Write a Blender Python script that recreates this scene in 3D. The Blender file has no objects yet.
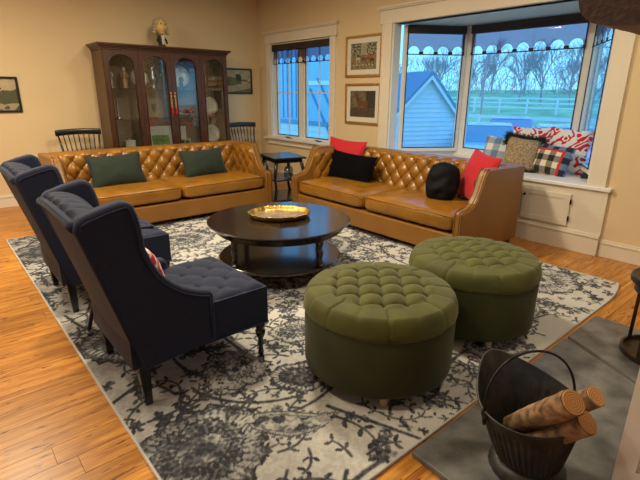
import bpy, math, random
import numpy as np
from mathutils import Vector, Matrix, noise
R_ = random.Random(7)
PI = math.pi
S = bpy.context.scene
COL = S.collection

# ------------------------------------------------------------------ camera
cam_d = bpy.data.cameras.new('camera'); cam = bpy.data.objects.new('camera', cam_d); COL.objects.link(cam)
cam_d.sensor_width = 36; cam_d.lens = 456.6 / 640 * 36; cam_d.clip_start = .02; cam_d.clip_end = 400
yaw, pitch, roll = math.radians(49.47), math.radians(17.82), math.radians(.37)
fw = Vector((math.cos(yaw) * math.cos(pitch), math.sin(yaw) * math.cos(pitch), -math.sin(pitch)))
rt = Vector((math.sin(yaw), -math.cos(yaw), 0)); up = rt.cross(fw)
r2 = rt * math.cos(roll) + up * math.sin(roll); u2 = -rt * math.sin(roll) + up * math.cos(roll)
mw = Matrix((r2, u2, -fw)).transposed().to_4x4(); mw.translation = Vector((0, 0, 1.42))
cam.matrix_world = mw
S.camera = cam

# ------------------------------------------------------------------ world and lights
w = bpy.data.worlds.new('world'); S.world = w; w.use_nodes = True
nt = w.node_tree; nt.nodes.clear()
wo = nt.nodes.new('ShaderNodeOutputWorld'); bg = nt.nodes.new('ShaderNodeBackground')
tc = nt.nodes.new('ShaderNodeTexCoord'); sp = nt.nodes.new('ShaderNodeSeparateXYZ'); cr = nt.nodes.new('ShaderNodeValToRGB')
nt.links.new(tc.outputs['Generated'], sp.inputs[0]); nt.links.new(sp.outputs['Z'], cr.inputs[0])
cr.color_ramp.elements[0].position = 0.0; cr.color_ramp.elements[0].color = (.17, .50, .74, 1)
cr.color_ramp.elements[1].position = .6; cr.color_ramp.elements[1].color = (.10, .34, .85, 1)
nt.links.new(cr.outputs[0], bg.inputs[0]); nt.links.new(bg.outputs[0], wo.inputs[0])
bg.inputs[1].default_value = 2.2

def area(name, loc, size, power, col, rot=(0, 0, 0)):
    d = bpy.data.lights.new(name, 'AREA'); d.shape = 'DISK'; d.size = size; d.energy = power; d.color = col
    o = bpy.data.objects.new(name, d); o.location = loc; o.rotation_euler = rot; COL.objects.link(o)
    return o
WARM = (1.0, .87, .62)
for i, (x, y, p) in enumerate(((2.1, 3.1, 80), (.2, 1.9, 26), (.1, 4.9, 72), (3.2, .8, 20), (-1.2, 3.2, 34), (2.6, 5.2, 12))):
    area('ceiling_lamp_light', (x, y, 2.8), .32, p, WARM)
S.view_settings.view_transform = 'Standard'; S.view_settings.look = 'None'
S.view_settings.exposure = 0.14; S.view_settings.gamma = 1.0; S.view_settings.use_curve_mapping = False

# ------------------------------------------------------------------ materials
def mat(name, col, rough=.5, metal=0., var=.0, vscale=8., bump=0., bscale=60., spec=.5, sheen=0., coat=0., stretch=(1, 1, 1), rnd=0., coords='Object'):
    m = bpy.data.materials.new(name); m.use_nodes = True
    t = m.node_tree; b = t.nodes['Principled BSDF']
    b.inputs['Roughness'].default_value = rough; b.inputs['Metallic'].default_value = metal
    b.inputs['Specular IOR Level'].default_value = spec
    b.inputs['Sheen Weight'].default_value = sheen; b.inputs['Sheen Roughness'].default_value = .4
    b.inputs['Coat Weight'].default_value = coat; b.inputs['Coat Roughness'].default_value = .12
    b.inputs['Base Color'].default_value = (*col, 1)
    tcn = t.nodes.new('ShaderNodeTexCoord'); mp = t.nodes.new('ShaderNodeMapping')
    mp.inputs['Scale'].default_value = stretch
    t.links.new(tcn.outputs[coords], mp.inputs[0])
    if var > 0 or rnd > 0:
        n = t.nodes.new('ShaderNodeTexNoise'); n.inputs['Scale'].default_value = vscale; n.inputs['Detail'].default_value = 6
        t.links.new(mp.outputs[0], n.inputs['Vector'])
        r = t.nodes.new('ShaderNodeValToRGB')
        r.color_ramp.elements[0].position = .3; r.color_ramp.elements[1].position = .7
        lo = 1 - var; hi = 1 + var
        r.color_ramp.elements[0].color = (col[0] * lo, col[1] * lo, col[2] * lo, 1)
        r.color_ramp.elements[1].color = (min(1, col[0] * hi), min(1, col[1] * hi), min(1, col[2] * hi), 1)
        t.links.new(n.outputs['Fac'], r.inputs[0]); last = r.outputs[0]
        if rnd > 0:
            oi = t.nodes.new('ShaderNodeObjectInfo'); ma = t.nodes.new('ShaderNodeMath'); ma.operation = 'MULTIPLY_ADD'
            ma.inputs[1].default_value = rnd; ma.inputs[2].default_value = 1 - rnd / 2
            t.links.new(oi.outputs['Random'], ma.inputs[0])
            h = t.nodes.new('ShaderNodeHueSaturation'); t.links.new(ma.outputs[0], h.inputs['Value']); t.links.new(last, h.inputs['Color']); last = h.outputs[0]
        t.links.new(last, b.inputs['Base Color'])
    if bump > 0:
        n2 = t.nodes.new('ShaderNodeTexNoise'); n2.inputs['Scale'].default_value = bscale; n2.inputs['Detail'].default_value = 5
        t.links.new(mp.outputs[0], n2.inputs['Vector'])
        bp = t.nodes.new('ShaderNodeBump'); bp.inputs['Strength'].default_value = bump; bp.inputs['Distance'].default_value = .004
        t.links.new(n2.outputs['Fac'], bp.inputs['Height']); t.links.new(bp.outputs[0], b.inputs['Normal'])
    return m
def attr_mat(name, rough=.9, bump=0., bscale=300., sheen=0., noise_amt=0., nscale=200.):
    m = mat(name, (1, 1, 1), rough, bump=bump, bscale=bscale, sheen=sheen); t = m.node_tree
    a = t.nodes.new('ShaderNodeAttribute'); a.attribute_name = 'paint'; last = a.outputs['Color']
    if noise_amt:
        tcn = t.nodes.new('ShaderNodeTexCoord'); n = t.nodes.new('ShaderNodeTexNoise'); n.inputs['Scale'].default_value = nscale; n.inputs['Detail'].default_value = 3
        t.links.new(tcn.outputs['Object'], n.inputs['Vector'])
        ma = t.nodes.new('ShaderNodeMath'); ma.operation = 'MULTIPLY_ADD'; ma.inputs[1].default_value = noise_amt * 2; ma.inputs[2].default_value = 1 - noise_amt
        t.links.new(n.outputs['Fac'], ma.inputs[0])
        h = t.nodes.new('ShaderNodeHueSaturation'); t.links.new(ma.outputs[0], h.inputs['Value']); t.links.new(last, h.inputs['Color']); last = h.outputs[0]
    t.links.new(last, t.nodes['Principled BSDF'].inputs['Base Color'])
    return m
def glass_mat(name, tint=(1, 1, 1), gloss=1.0):
    m = bpy.data.materials.new(name); m.use_nodes = True; t = m.node_tree; t.nodes.clear()
    o = t.nodes.new('ShaderNodeOutputMaterial'); mx = t.nodes.new('ShaderNodeMixShader'); tr = t.nodes.new('ShaderNodeBsdfTransparent'); gl = t.nodes.new('ShaderNodeBsdfGlossy')
    lw = t.nodes.new('ShaderNodeLayerWeight'); lw.inputs[0].default_value = .5
    pw_ = t.nodes.new('ShaderNodeMath'); pw_.operation = 'POWER'; pw_.inputs[1].default_value = 5.; t.links.new(lw.outputs['Facing'], pw_.inputs[0])
    fr = t.nodes.new('ShaderNodeMath'); fr.operation = 'MULTIPLY_ADD'; fr.inputs[1].default_value = .9; fr.inputs[2].default_value = .045; t.links.new(pw_.outputs[0], fr.inputs[0])
    tr.inputs[0].default_value = (*tint, 1); gl.inputs['Roughness'].default_value = .02
    mu = t.nodes.new('ShaderNodeMath'); mu.operation = 'MULTIPLY'; mu.inputs[1].default_value = gloss
    t.links.new(fr.outputs[0], mu.inputs[0]); t.links.new(mu.outputs[0], mx.inputs[0])
    t.links.new(tr.outputs[0], mx.inputs[1]); t.links.new(gl.outputs[0], mx.inputs[2]); t.links.new(mx.outputs[0], o.inputs[0])
    return m
def emis(name, col, st):
    m = bpy.data.materials.new(name); m.use_nodes = True; b = m.node_tree.nodes['Principled BSDF']
    b.inputs['Base Color'].default_value = (*col, 1); b.inputs['Emission Color'].default_value = (*col, 1); b.inputs['Emission Strength'].default_value = st
    return m

WALL = mat('wall_paint', (.68, .525, .315), .75, var=.03, vscale=1.2, bump=.05, bscale=150)
TRIM = mat('trim_paint', (.72, .64, .52), .45, var=.02, vscale=3)
CEIL = mat('ceiling_paint', (.75, .72, .66), .8)
def plank_mat():
    m = mat('pine_plank', (.5, .22, .06), .33, spec=.4); t = m.node_tree; b = t.nodes['Principled BSDF']; L = t.links.new
    tcn = t.nodes.new('ShaderNodeTexCoord'); oi = t.nodes.new('ShaderNodeObjectInfo')
    mul = t.nodes.new('ShaderNodeMath'); mul.operation = 'MULTIPLY'; mul.inputs[1].default_value = 57.
    L(oi.outputs['Random'], mul.inputs[0])
    cb = t.nodes.new('ShaderNodeCombineXYZ'); L(mul.outputs[0], cb.inputs[0]); L(mul.outputs[0], cb.inputs[1])
    ad = t.nodes.new('ShaderNodeVectorMath'); ad.operation = 'ADD'; L(tcn.outputs['Object'], ad.inputs[0]); L(cb.outputs[0], ad.inputs[1])
    def noi(sc, scale, det=5, dist=0.):
        mp = t.nodes.new('ShaderNodeMapping'); mp.inputs['Scale'].default_value = sc; L(ad.outputs[0], mp.inputs[0])
        n = t.nodes.new('ShaderNodeTexNoise'); n.inputs['Scale'].default_value = scale; n.inputs['Detail'].default_value = det; n.inputs['Distortion'].default_value = dist
        L(mp.outputs[0], n.inputs['Vector']); return n.outputs['Fac']
    def ramp(f, a, b_, ca, cb_):
        r = t.nodes.new('ShaderNodeValToRGB'); e = r.color_ramp.elements; e[0].position = a; e[1].position = b_; e[0].color = (*ca, 1); e[1].color = (*cb_, 1); L(f, r.inputs[0]); return r.outputs[0]
    g1 = ramp(noi((1.2, 14, 1), 2.2, 6, .6), .3, .72, (.36, .12, .014), (.76, .36, .065))
    g2 = ramp(noi((3, 60, 1), 3, 3), .35, .6, (.78, .74, .70), (1, 1, 1))
    kn = ramp(noi((3.2, 13, 1), 3.2, 2, .3), .63, .71, (1, 1, 1), (.20, .11, .06))
    rv = ramp(oi.outputs['Random'], 0, 1, (.80, .76, .72), (1.0, 1.0, 1.0))
    last = g1
    for x in (g2, kn, rv):
        mx = t.nodes.new('ShaderNodeMixRGB'); mx.blend_type = 'MULTIPLY'; mx.inputs[0].default_value = 1; L(last, mx.inputs[1]); L(x, mx.inputs[2]); last = mx.outputs[0]
    L(last, b.inputs['Base Color'])
    return m
PLANK = plank_mat()
SUB = mat('subfloor', (.08, .04, .02), .8)
LEATH = mat('tan_leather', (.25, .108, .012), .25, var=.2, vscale=5, bump=.12, bscale=260, spec=.5)
LEATH_D = mat('tan_leather_panel', (.225, .096, .014), .40, var=.12, vscale=3, bump=.12, bscale=260)
NAIL = mat('antique_brass_nail', (.06, .035, .015), .4, .7)
DARKFOOT = mat('dark_foot', (.02, .012, .008), .4)
NAVY = mat('charcoal_navy_linen', (.007, .0125, .042), .88, var=.2, vscale=90, bump=.35, bscale=420, sheen=.06)
NAVYP = mat('navy_piping', (.005, .010, .045), .8, bump=.2, bscale=500)
BLKW = mat('black_turned_wood', (.008, .007, .008), .25, coat=.3)
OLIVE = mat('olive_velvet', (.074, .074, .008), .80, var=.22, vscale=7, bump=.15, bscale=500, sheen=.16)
OLIVE_SHADE = mat('olive_velvet_shaded', (.031, .034, .006), .88, var=.15, vscale=6, bump=.15, bscale=500, sheen=.08)  # same velvet, darkened: the shade on the ottoman side is in the colour
BIRCH = mat('pale_wood_foot', (.55, .38, .2), .5, var=.1, vscale=20)
TABLE = mat('espresso_wood', (.014, .007, .005), .22, var=.3, vscale=12, stretch=(1, 6, 1), coat=.5)
BLKT = mat('black_painted_wood', (.010, .010, .012), .28, coat=.2)
BRASS = mat('gold_tray_metal', (.62, .38, .09), .30, 1., var=.2, vscale=40, bump=.5, bscale=60)
SILV = mat('silver_tray_face', (.30, .23, .16), .42, .7, var=.35, vscale=25, bump=.25, bscale=90)
CAB = mat('dark_walnut', (.060, .022, .010), .34, var=.35, vscale=6, stretch=(8, 8, 1), coat=.25)
CABS = mat('walnut_side', (.075, .034, .016), .38, var=.3, vscale=6, stretch=(8, 8, 1), coat=.1)
CABIN = mat('cabinet_inside', (.30, .21, .13), .6)
GLASS = glass_mat('window_glass', (.97, .985, 1))
CGLASS = glass_mat('cabinet_glass', (.92, .95, .97), 1.6)
JGLASS = glass_mat('jar_glass', (.75, .82, .88), 2.5)
SLATE = mat('slate_slab', (.120, .118, .116), .42, var=.5, vscale=9, bump=.7, bscale=14, rnd=.15)
COALM = mat('black_scuttle_metal', (.040, .039, .037), .46, .5, var=.5, vscale=14, bump=.25, bscale=40)
IRON = mat('black_iron', (.012, .012, .012), .4, .6)
BRONZE = mat('bronzed_metal', (.06, .045, .03), .38, .8, var=.3, vscale=20)
BARK = mat('birch_bark', (.26, .15, .075), .85, var=.75, vscale=22, bump=1., bscale=50, stretch=(1, 1, 1))
CUT = mat('cut_log_face', (.62, .32, .10), .7, var=.3, vscale=30)
MANT = mat('rough_mantel_wood', (.040, .014, .005), .6, var=.4, vscale=9, bump=.8, bscale=14, stretch=(1, 5, 5))
MANTL = mat('split_mantel_underside', (.17, .10, .06), .75, var=.35, vscale=9, bump=.8, bscale=20, stretch=(1, 5, 5))
SILL = mat('white_sill_paint', (.78, .76, .72), .35)
WFRAME = mat('white_window_frame', (.74, .72, .68), .4)
SCREEN = mat('black_screen_frame', (.012, .012, .014), .4)
def shade_mat():
    m = bpy.data.materials.new('sheer_shade_fabric'); m.use_nodes = True; t = m.node_tree; b = t.nodes['Principled BSDF']
    b.inputs['Base Color'].default_value = (.040, .026, .030, 1); b.inputs['Roughness'].default_value = .9
    o = t.nodes['Material Output']; mx = t.nodes.new('ShaderNodeMixShader'); tr = t.nodes.new('ShaderNodeBsdfTransparent')
    tr.inputs[0].default_value = (.85, .62, .75, 1); mx.inputs[0].default_value = .42
    t.links.new(b.outputs[0], mx.inputs[1]); t.links.new(tr.outputs[0], mx.inputs[2]); t.links.new(mx.outputs[0], o.inputs[0]); return m
SHADE = shade_mat()
SHBOX = mat('dark_shade_roll', (.028, .018, .016), .75, bump=.2, bscale=300)

# ------------------------------------------------------------------ mesh builder
class MB:
    def __init__(s): s.v = []; s.f = []; s.m = []
    def add(s, vs, fs, mi=0):
        o = len(s.v); s.v += [tuple(v) for v in vs]; s.f += [tuple(i + o for i in f) for f in fs]; s.m += [mi] * len(fs); return s
    def box(s, x0, x1, y0, y1, z0, z1, mi=0, M=None):
        vs = [Vector((x, y, z)) for x in (x0, x1) for y in (y0, y1) for z in (z0, z1)]
        if M: vs = [M @ v for v in vs]
        return s.add(vs, [(0, 1, 3, 2), (4, 6, 7, 5), (0, 4, 5, 1), (2, 3, 7, 6), (0, 2, 6, 4), (1, 5, 7, 3)], mi)
    def bar(s, a, b, w, h, upv=(0, 0, 1), mi=0):
        a = Vector(a); b = Vector(b); d = (b - a).normalized(); u = Vector(upv)
        sd = d.cross(u).normalized(); u = sd.cross(d)
        vs = [p + sd * (w / 2 * i) + u * (h / 2 * j) for p in (a, b) for i in (-1, 1) for j in (-1, 1)]
        return s.add(vs, [(0, 1, 3, 2), (4, 6, 7, 5), (0, 4, 5, 1), (2, 3, 7, 6), (0, 2, 6, 4), (1, 5, 7, 3)], mi)
    def tube(s, pts, r, n=10, closed=False, mi=0, caps=True):
        pts = [Vector(p) for p in pts]; k = len(pts); rs = r if isinstance(r, (list, tuple)) else [r] * k
        vs = []; up_ = None
        for i, p in enumerate(pts):
            d = (pts[(i + 1) % k] - pts[i - 1]) if closed else (pts[min(i + 1, k - 1)] - pts[max(i - 1, 0)])
            d = d.normalized() if d.length > 1e-9 else Vector((0, 0, 1))
            if up_ is None:
                up_ = Vector((0, 0, 1)) if abs(d.z) < .9 else Vector((1, 0, 0))
            a = d.cross(up_).normalized(); b = a.cross(d).normalized(); up_ = b
            for j in range(n):
                t = 2 * PI * j / n; vs.append(p + (a * math.cos(t) + b * math.sin(t)) * rs[i])
        fs = []
        for i in range(k if closed else k - 1):
            i2 = (i + 1) % k
            for j in range(n):
                fs.append((i * n + j, i * n + (j + 1) % n, i2 * n + (j + 1) % n, i2 * n + j))
        if caps and not closed:
            fs.append(tuple(range(n - 1, -1, -1))); fs.append(tuple((k - 1) * n + j for j in range(n)))
        return s.add(vs, fs, mi)
    def lathe(s, prof, n=24, c=(0, 0, 0), mi=0, fn=None, caps=True):
        vs = []
        for (r, z) in prof:
            for j in range(n):
                t = 2 * PI * j / n; rr = fn(r, z, t) if fn else r
                vs.append((c[0] + rr * math.cos(t), c[1] + rr * math.sin(t), c[2] + z))
        fs = []; k = len(prof)
        for i in range(k - 1):
            for j in range(n): fs.append((i * n + j, i * n + (j + 1) % n, (i + 1) * n + (j + 1) % n, (i + 1) * n + j))
        if caps:
            if prof[0][0] > 1e-5: fs.append(tuple(range(n - 1, -1, -1)))
            if prof[-1][0] > 1e-5: fs.append(tuple((k - 1) * n + j for j in range(n)))
        return s.add(vs, fs, mi)
    def prism(s, poly, a, b, axis='y', mi=0):
        # poly of 2D points extruded along axis between a and b
        def P(p, t):
            return {'y': (p[0], t, p[1]), 'x': (t, p[0], p[1]), 'z': (p[0], p[1], t)}[axis]
        n = len(poly); vs = [P(p, a) for p in poly] + [P(p, b) for p in poly]
        fs = [tuple(range(n)), tuple(range(2 * n - 1, n - 1, -1))] + [(i, i + n, (i + 1) % n + n, (i + 1) % n) for i in range(n)]
        return s.add(vs, fs, mi)
    def grid(s, fn, nu, nv, wrapu=False, mi=0):
        vs = [fn(i / (nu if wrapu else nu - 1), j / (nv - 1)) for j in range(nv) for i in range(nu)]
        fs = []
        for j in range(nv - 1):
            for i in range(nu if wrapu else nu - 1):
                i2 = (i + 1) % nu; fs.append((j * nu + i, j * nu + i2, (j + 1) * nu + i2, (j + 1) * nu + i))
        return s.add(vs, fs, mi)
    def ball(s, c, rx, ry, rz, n=16, m=10, mi=0):
        def f(u, v):
            t = 2 * PI * u; p = -PI / 2 + PI * v
            return (c[0] + rx * math.cos(t) * math.cos(p), c[1] + ry * math.sin(t) * math.cos(p), c[2] + rz * math.sin(p))
        return s.grid(f, n, m, True, mi)
    def build(s, name, mats, parent=None, smooth=False, bevel=0., loc=None, autosmooth=None, fix=True):
        me = bpy.data.meshes.new(name); me.from_pydata(s.v, [], s.f)
        if not isinstance(mats, (list, tuple)): mats = [mats]
        for m in mats: me.materials.append(m)
        if len(mats) > 1: me.polygons.foreach_set('material_index', s.m)
        if fix:
            import bmesh
            bm = bmesh.new(); bm.from_mesh(me); bmesh.ops.recalc_face_normals(bm, faces=bm.faces); bm.to_mesh(me); bm.free()
        if smooth:
            me.polygons.foreach_set('use_smooth', [True] * len(me.polygons))
            if autosmooth: me.set_sharp_from_angle(angle=math.radians(autosmooth))
        o = bpy.data.objects.new(name, me); COL.objects.link(o)
        if parent is not None: o.parent = parent
        if loc: o.location = loc
        if bevel:
            b = o.modifiers.new('bevel', 'BEVEL'); b.width = bevel; b.segments = 2; b.limit_method = 'ANGLE'; b.angle_limit = math.radians(40)
        return o
def tag(o, label=None, cat=None, group=None, kind=None):
    if label: o['label'] = label
    if cat: o['category'] = cat
    if group: o['group'] = group
    if kind: o['kind'] = kind
    return o
def thing(name, label, cat, loc=(0, 0, 0), rz=0., group=None):
    o = bpy.data.objects.new(name, None); o.empty_display_size = .1; COL.objects.link(o)
    o.location = loc; o.rotation_euler = (0, 0, rz); return tag(o, label, cat, group)
def struct(mb, name, m, parent=None, label=None, **k):
    o = mb.build(name, m, parent, **k)
    if parent is None: o['kind'] = 'structure'
    if label: o['label'] = label
    return o
def copy_tree(o, parent=None):
    c = o.copy(); COL.objects.link(c); c.parent = parent
    for ch in list(o.children): copy_tree(ch, c)
    return c
def relabel(o, label): o['label'] = label; return o
def paint(o, fn):
    """per-vertex colour: fn(co)->rgb"""
    me = o.data; a = me.attributes.new('paint', 'FLOAT_COLOR', 'POINT')
    buf = []
    for v in me.vertices:
        c = fn(v.co); buf += [c[0], c[1], c[2], 1.]
    a.data.foreach_set('color', buf)

XR, YB, ZC = 4.565, 6.96, 2.85
XL, YF = -3.2, -1.9
# ================================================================== SETTING
fl = struct(MB().box(XL, XR, YF, YB, -.16, -.018), 'floor', SUB)
pw = .118
lens = [1.5, 1.9, 2.3, 2.7]
pm = {}
for L in lens:
    b = MB().box(0, L - .0015, 0, pw - .002, -.02, 0); o = b.build('plank', PLANK, fl, bevel=.0008); pm[L] = o.data; bpy.data.objects.remove(o)
y = .02; row = 0
while y < YB - .02:
    x = -2.2 - R_.random() * 1.2
    while x < XR - .02:
        L = R_.choice(lens)
        o = bpy.data.objects.new('plank', pm[L]); COL.objects.link(o); o.parent = fl
        if x + L > XR:
            L2 = XR - x
            if L2 < .05: bpy.data.objects.remove(o); break
            o.scale.x = L2 / L
        if x + L > -1.7: o.location = (x, y, 0)
        else: bpy.data.objects.remove(o)
        x += L
    y += pw; row += 1
struct(MB().box(XL, XR, YF, .018, -.018, 0).box(XL, -1.9, .02, YB, -.018, -.0005), 'trim_1', mat('floor_far_side', (.45, .2, .06), .4, var=.2, vscale=5, stretch=(1, 12, 1)))
struct(MB().box(XL - .15, XR + .15, YF - .15, YB + .15, ZC, ZC + .12), 'ceiling', CEIL)
struct(MB().box(XL - .15, XR + .15, YB, YB + .15, 0, ZC), 'wall_back', WALL)
struct(MB().box(XL - .15, XL, YF, -1.5, 0, ZC).box(XL - .15, XL, .5, YB, 0, ZC).box(XL - .15, XL, -1.5, .5, 0, .55).box(XL - .15, XL, -1.5, .5, 2.15, ZC), 'wall_left', WALL)
struct(MB().box(XL, XR, YF - .15, YF, 0, ZC), 'wall_front', WALL)
BY0, BY1, BZ0, BZ1 = 1.54, 4.02, .60, 2.225
SY0, SY1, SZ0, SZ1 = 5.13, 6.60, .665, 2.17
wr = MB()
X2 = XR + .14
wr.box(XR, X2, YF, BY0, 0, ZC).box(XR, X2, BY0, BY1, BZ1, ZC).box(XR, X2, BY0, BY1, 0, BZ0).box(XR, X2, BY1, SY0, 0, ZC)
wr.box(XR, X2, SY0, SY1, 0, SZ0).box(XR, X2, SY0, SY1, SZ1, ZC).box(XR, X2, SY1, YB, 0, ZC)
struct(wr, 'wall_right', WALL)
# chimney breast at the near right, its mantel and hearth
cb = MB().box(1.63, 2.60, -1.9, .30, 0, ZC)
cb.box(1.612, 1.63, -.42, -.40, 0.03, 1.6).box(1.618, 1.63, .24, .30, .03, 1.6).box(1.618, 1.63, -.40, .24, .03, .2)
struct(cb, 'wall_chimney', mat('white_panel_paint', (.74, .70, .63), .4))
# baseboards: flat board with a stepped cap
def baseboard(name, a, b, axis, at_, side):
    m = MB()
    for (d, z0, z1) in ((.018, 0, .125), (.026, .125, .140), (.013, .140, .16)):
        lo, hi = (at_ - d, at_) if side < 0 else (at_, at_ + d)
        if axis == 'x': m.box(a, b, lo, hi, z0, z1)
        else: m.box(lo, hi, a, b, z0, z1)
    return struct(m, name, TRIM, bevel=.002)
baseboard('baseboard_back', XL, XR, 'x', YB, -1)
baseboard('baseboard_right', YF, 1.365, 'y', XR, -1)
baseboard('baseboard_corner', 4.17, YB - .03, 'y', XR, -1)
baseboard('baseboard_left', YF, YB - .03, 'y', XL, 1)
# bench panel below bay with door
struct(MB().box(XR - .03, XR, 1.37, 4.17, 0, .602), 'trim_2', TRIM)
m = MB()
for (d, z0, z1) in ((.020, 0, .165), (.028, .165, .180), (.012, .180, .20)): m.box(XR - .03 - d, XR - .03, 1.37, 4.17, z0, z1)
struct(m, 'baseboard_bench', TRIM, bevel=.002)
# ledge (bench seat)
lg = MB().prism([(4.51, 1.35), (4.51, 4.19), (4.565, 4.19), (4.70, 3.97), (5.46, 3.52), (5.46, 2.0), (4.70, 1.58), (4.565, 1.35)], .60, .635, 'z')
struct(lg, 'trim_3', SILL, bevel=.006)
# door in the bench panel: y 1.66..2.14 , z .225..0.53
dr = struct(MB().box(XR - .046, XR - .030, 1.665, 2.13, .225, .53), 'door_1', TRIM, bevel=.002)
dr['kind'] = 'structure'
fm = MB(); xa, xb = XR - .052, XR - .046
fm.box(xa, xb, 1.668, 2.127, .228, .275).box(xa, xb, 1.668, 2.127, .48, .527).box(xa, xb, 1.668, 1.725, .275, .48).box(xa, xb, 2.07, 2.127, .275, .48)
fm.build('door_frame', TRIM, dr, bevel=.0015)
MB().ball((XR - .066, 2.10, .47), .013, .013, .013, 10, 8).tube([(XR - .052, 2.10, .47), (XR - .064, 2.10, .47)], .006, 8).build('door_knob', IRON, dr, smooth=True)
for z in (.30, .46): MB().box(XR - .056, XR - .044, 1.655, 1.668, z - .022, z + .022).build('door_hinge', IRON, dr)
# casings and headers
def casing(name, boxes):
    m = MB()
    for b in boxes: m.box(*b)
    return struct(m, name, TRIM, bevel=.003)
casing('trim_4', [(XR - .022, XR, 5.02, 5.14, .70, SZ1), (XR - .022, XR, 6.59, 6.71, .70, SZ1)])
casing('trim_5', [(XR - .026, XR, 5.00, 6.73, SZ1, 2.31), (XR - .034, XR, 4.99, 6.74, SZ1, 2.185), (XR - .05, XR, 4.98, 6.75, 2.31, 2.325), (XR - .065, XR, 4.965, 6.765, 2.325, 2.345)])
casing('trim_6', [(XR - .07, XR + .10, 4.96, 6.77, .68, .71), (XR - .022, XR, 5.02, 6.71, .60, .68), (XR - .03, XR, 5.02, 6.71, .595, .61)])
casing('trim_7', [(XR - .024, XR, 1.415, 1.55, .635, BZ1), (XR - .03, XR, 1.405, 1.425, .635, BZ1), (XR - .024, XR, 4.01, 4.15, .635, BZ1), (XR - .03, XR, 4.14, 4.16, .635, BZ1)])
casing('trim_8', [(XR - .028, XR, 1.36, 4.20, BZ1, 2.375), (XR - .05, XR, 1.34, 4.22, 2.375, 2.39), (XR - .065, XR, 1.33, 4.23, 2.39, 2.415)])
# ---------------- windows
def shade(parent, P0, P1, ztop, zbox, zbot, n, inward, rods=True):
    """roller shade between plan points P0,P1; scalloped hem over a rod"""
    P0 = Vector(P0); P1 = Vector(P1); d = (P1 - P0); L = d.length; d.normalize(); nrm = Vector(inward).normalized()
    def P(s_, z, o=0.): q = P0 + d * s_ + nrm * o; return (q.x, q.y, z)
    m = MB(); vs = [P(a, z, o) for a in (.004, L - .004) for o in (-.02, .035) for z in (zbox, ztop)]
    m.add(vs, [(0, 1, 3, 2), (4, 6, 7, 5), (0, 4, 5, 1), (2, 3, 7, 6), (0, 2, 6, 4), (1, 5, 7, 3)])
    m.build('shade_roll', SHBOX, parent, bevel=.008)
    # fabric with arches cut in the lower hem
    f = MB(); pitch_ = L / n; N = 14; pts_t = []; pts_b = []
    for k in range(n):
        for i in range(N + 1):
            t = i / N; s_ = (k + t) * pitch_; a = .5; hw = .37
            dx = (t - a) / hw
            zb = zbot + (.028 if abs(dx) >= 1 else .028 + math.sqrt(max(0, 1 - dx * dx)) * pitch_ * hw * .95)
            s_ = min(max(s_, .006), L - .006)
            pts_b.append(P(s_, zb)); pts_t.append(P(s_, zbox + .01))
    q = len(pts_b); f.add(pts_t + pts_b, [(i, i + 1, q + i + 1, q + i) for i in range(q - 1)]); f.build('shade_fabric', SHADE, parent, fix=False)
    g = MB(); 
    for k in range(n + 1):
        c = k * pitch_; hw = .14 * pitch_
        a, b = max(.006, c - hw), min(L - .006, c + hw)
        vs = [P(s_, z, o) for s_ in (a, b) for o in (-.003, .003) for z in (zbot, zbot + .032)]
        g.add(vs, [(0, 1, 3, 2), (4, 6, 7, 5), (0, 4, 5, 1), (2, 3, 7, 6), (0, 2, 6, 4), (1, 5, 7, 3)])
    g.tube([P(.006, zbot), P(L - .006, zbot)], .006, 8); g.build('hem_bar', SHBOX, parent)
def lite(parent, P0, P1, z0, z1, fw_=.045, muntins=(0, 0), screen=True, inward=(-1, 0), sash='sash'):
    """a sash with pane, black screen frame between plan points"""
    P0 = Vector(P0); P1 = Vector(P1); d = P1 - P0; L = d.length; d.normalize(); nrm = Vector(inward).normalized()
    def bx(m, s0, s1, o0, o1, za, zb):
        vs = []
        for s_ in (s0, s1):
            for o in (o0, o1):
                for z in (za, zb):
                    q = P0 + d * s_ + nrm * o; vs.append((q.x, q.y, z))
        m.add(vs, [(0, 1, 3, 2), (4, 6, 7, 5), (0, 4, 5, 1), (2, 3, 7, 6), (0, 2, 6, 4), (1, 5, 7, 3)])
    m = MB(); bx(m, 0, fw_, -.03, .02, z0, z1); bx(m, L - fw_, L, -.03, .02, z0, z1); bx(m, fw_, L - fw_, -.03, .02, z0, z0 + fw_); bx(m, fw_, L - fw_, -.03, .02, z1 - fw_, z1)
    so = m.build(sash, WFRAME, parent, bevel=.003)
    m = MB(); bx(m, fw_, L - fw_, -.006, -.002, z0 + fw_, z1 - fw_); m.build('pane', GLASS, so)
    if muntins != (0, 0):
        m = MB(); nv, nh = muntins
        for k in range(nv): c = fw_ + (L - 2 * fw_) * (k + 1) / (nv + 1); bx(m, c - .008, c + .008, -.018, .002, z0 + fw_, z1 - fw_)
        for k in range(nh): c = z0 + (z1 - z0) * (k + 1) / (nh + 1); bx(m, fw_, L - fw_, -.016, .0, c - .008, c + .008)
        m.build('muntin', WFRAME, so)
    if screen:
        m = MB(); a = fw_ - .004; t = .011
        bx(m, a, a + t, .02, .028, z0 + a, z1 - a); bx(m, L - a - t, L - a, .02, .028, z0 + a, z1 - a); bx(m, a, L - a, .02, .028, z0 + a, z0 + a + t); bx(m, a, L - a, .02, .028, z1 - a - t, z1 - a)
        m.build('screen_frame', SCREEN, so)
    return so
def crank(parent, p, dirn=(0, 1)):
    x, y_, z = p
    MB().box(x - .012, x + .012, y_ - .05, y_ + .05, z, z + .012).tube([(x - .01, y_ - .03, z + .01), (x - .03, y_, z + .022), (x - .03, y_ + .05, z + .018)], .006, 8).ball((x - .03, y_ + .05, z + .02), .01, .01, .01, 8, 6).build('crank_handle', IRON, parent)
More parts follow.
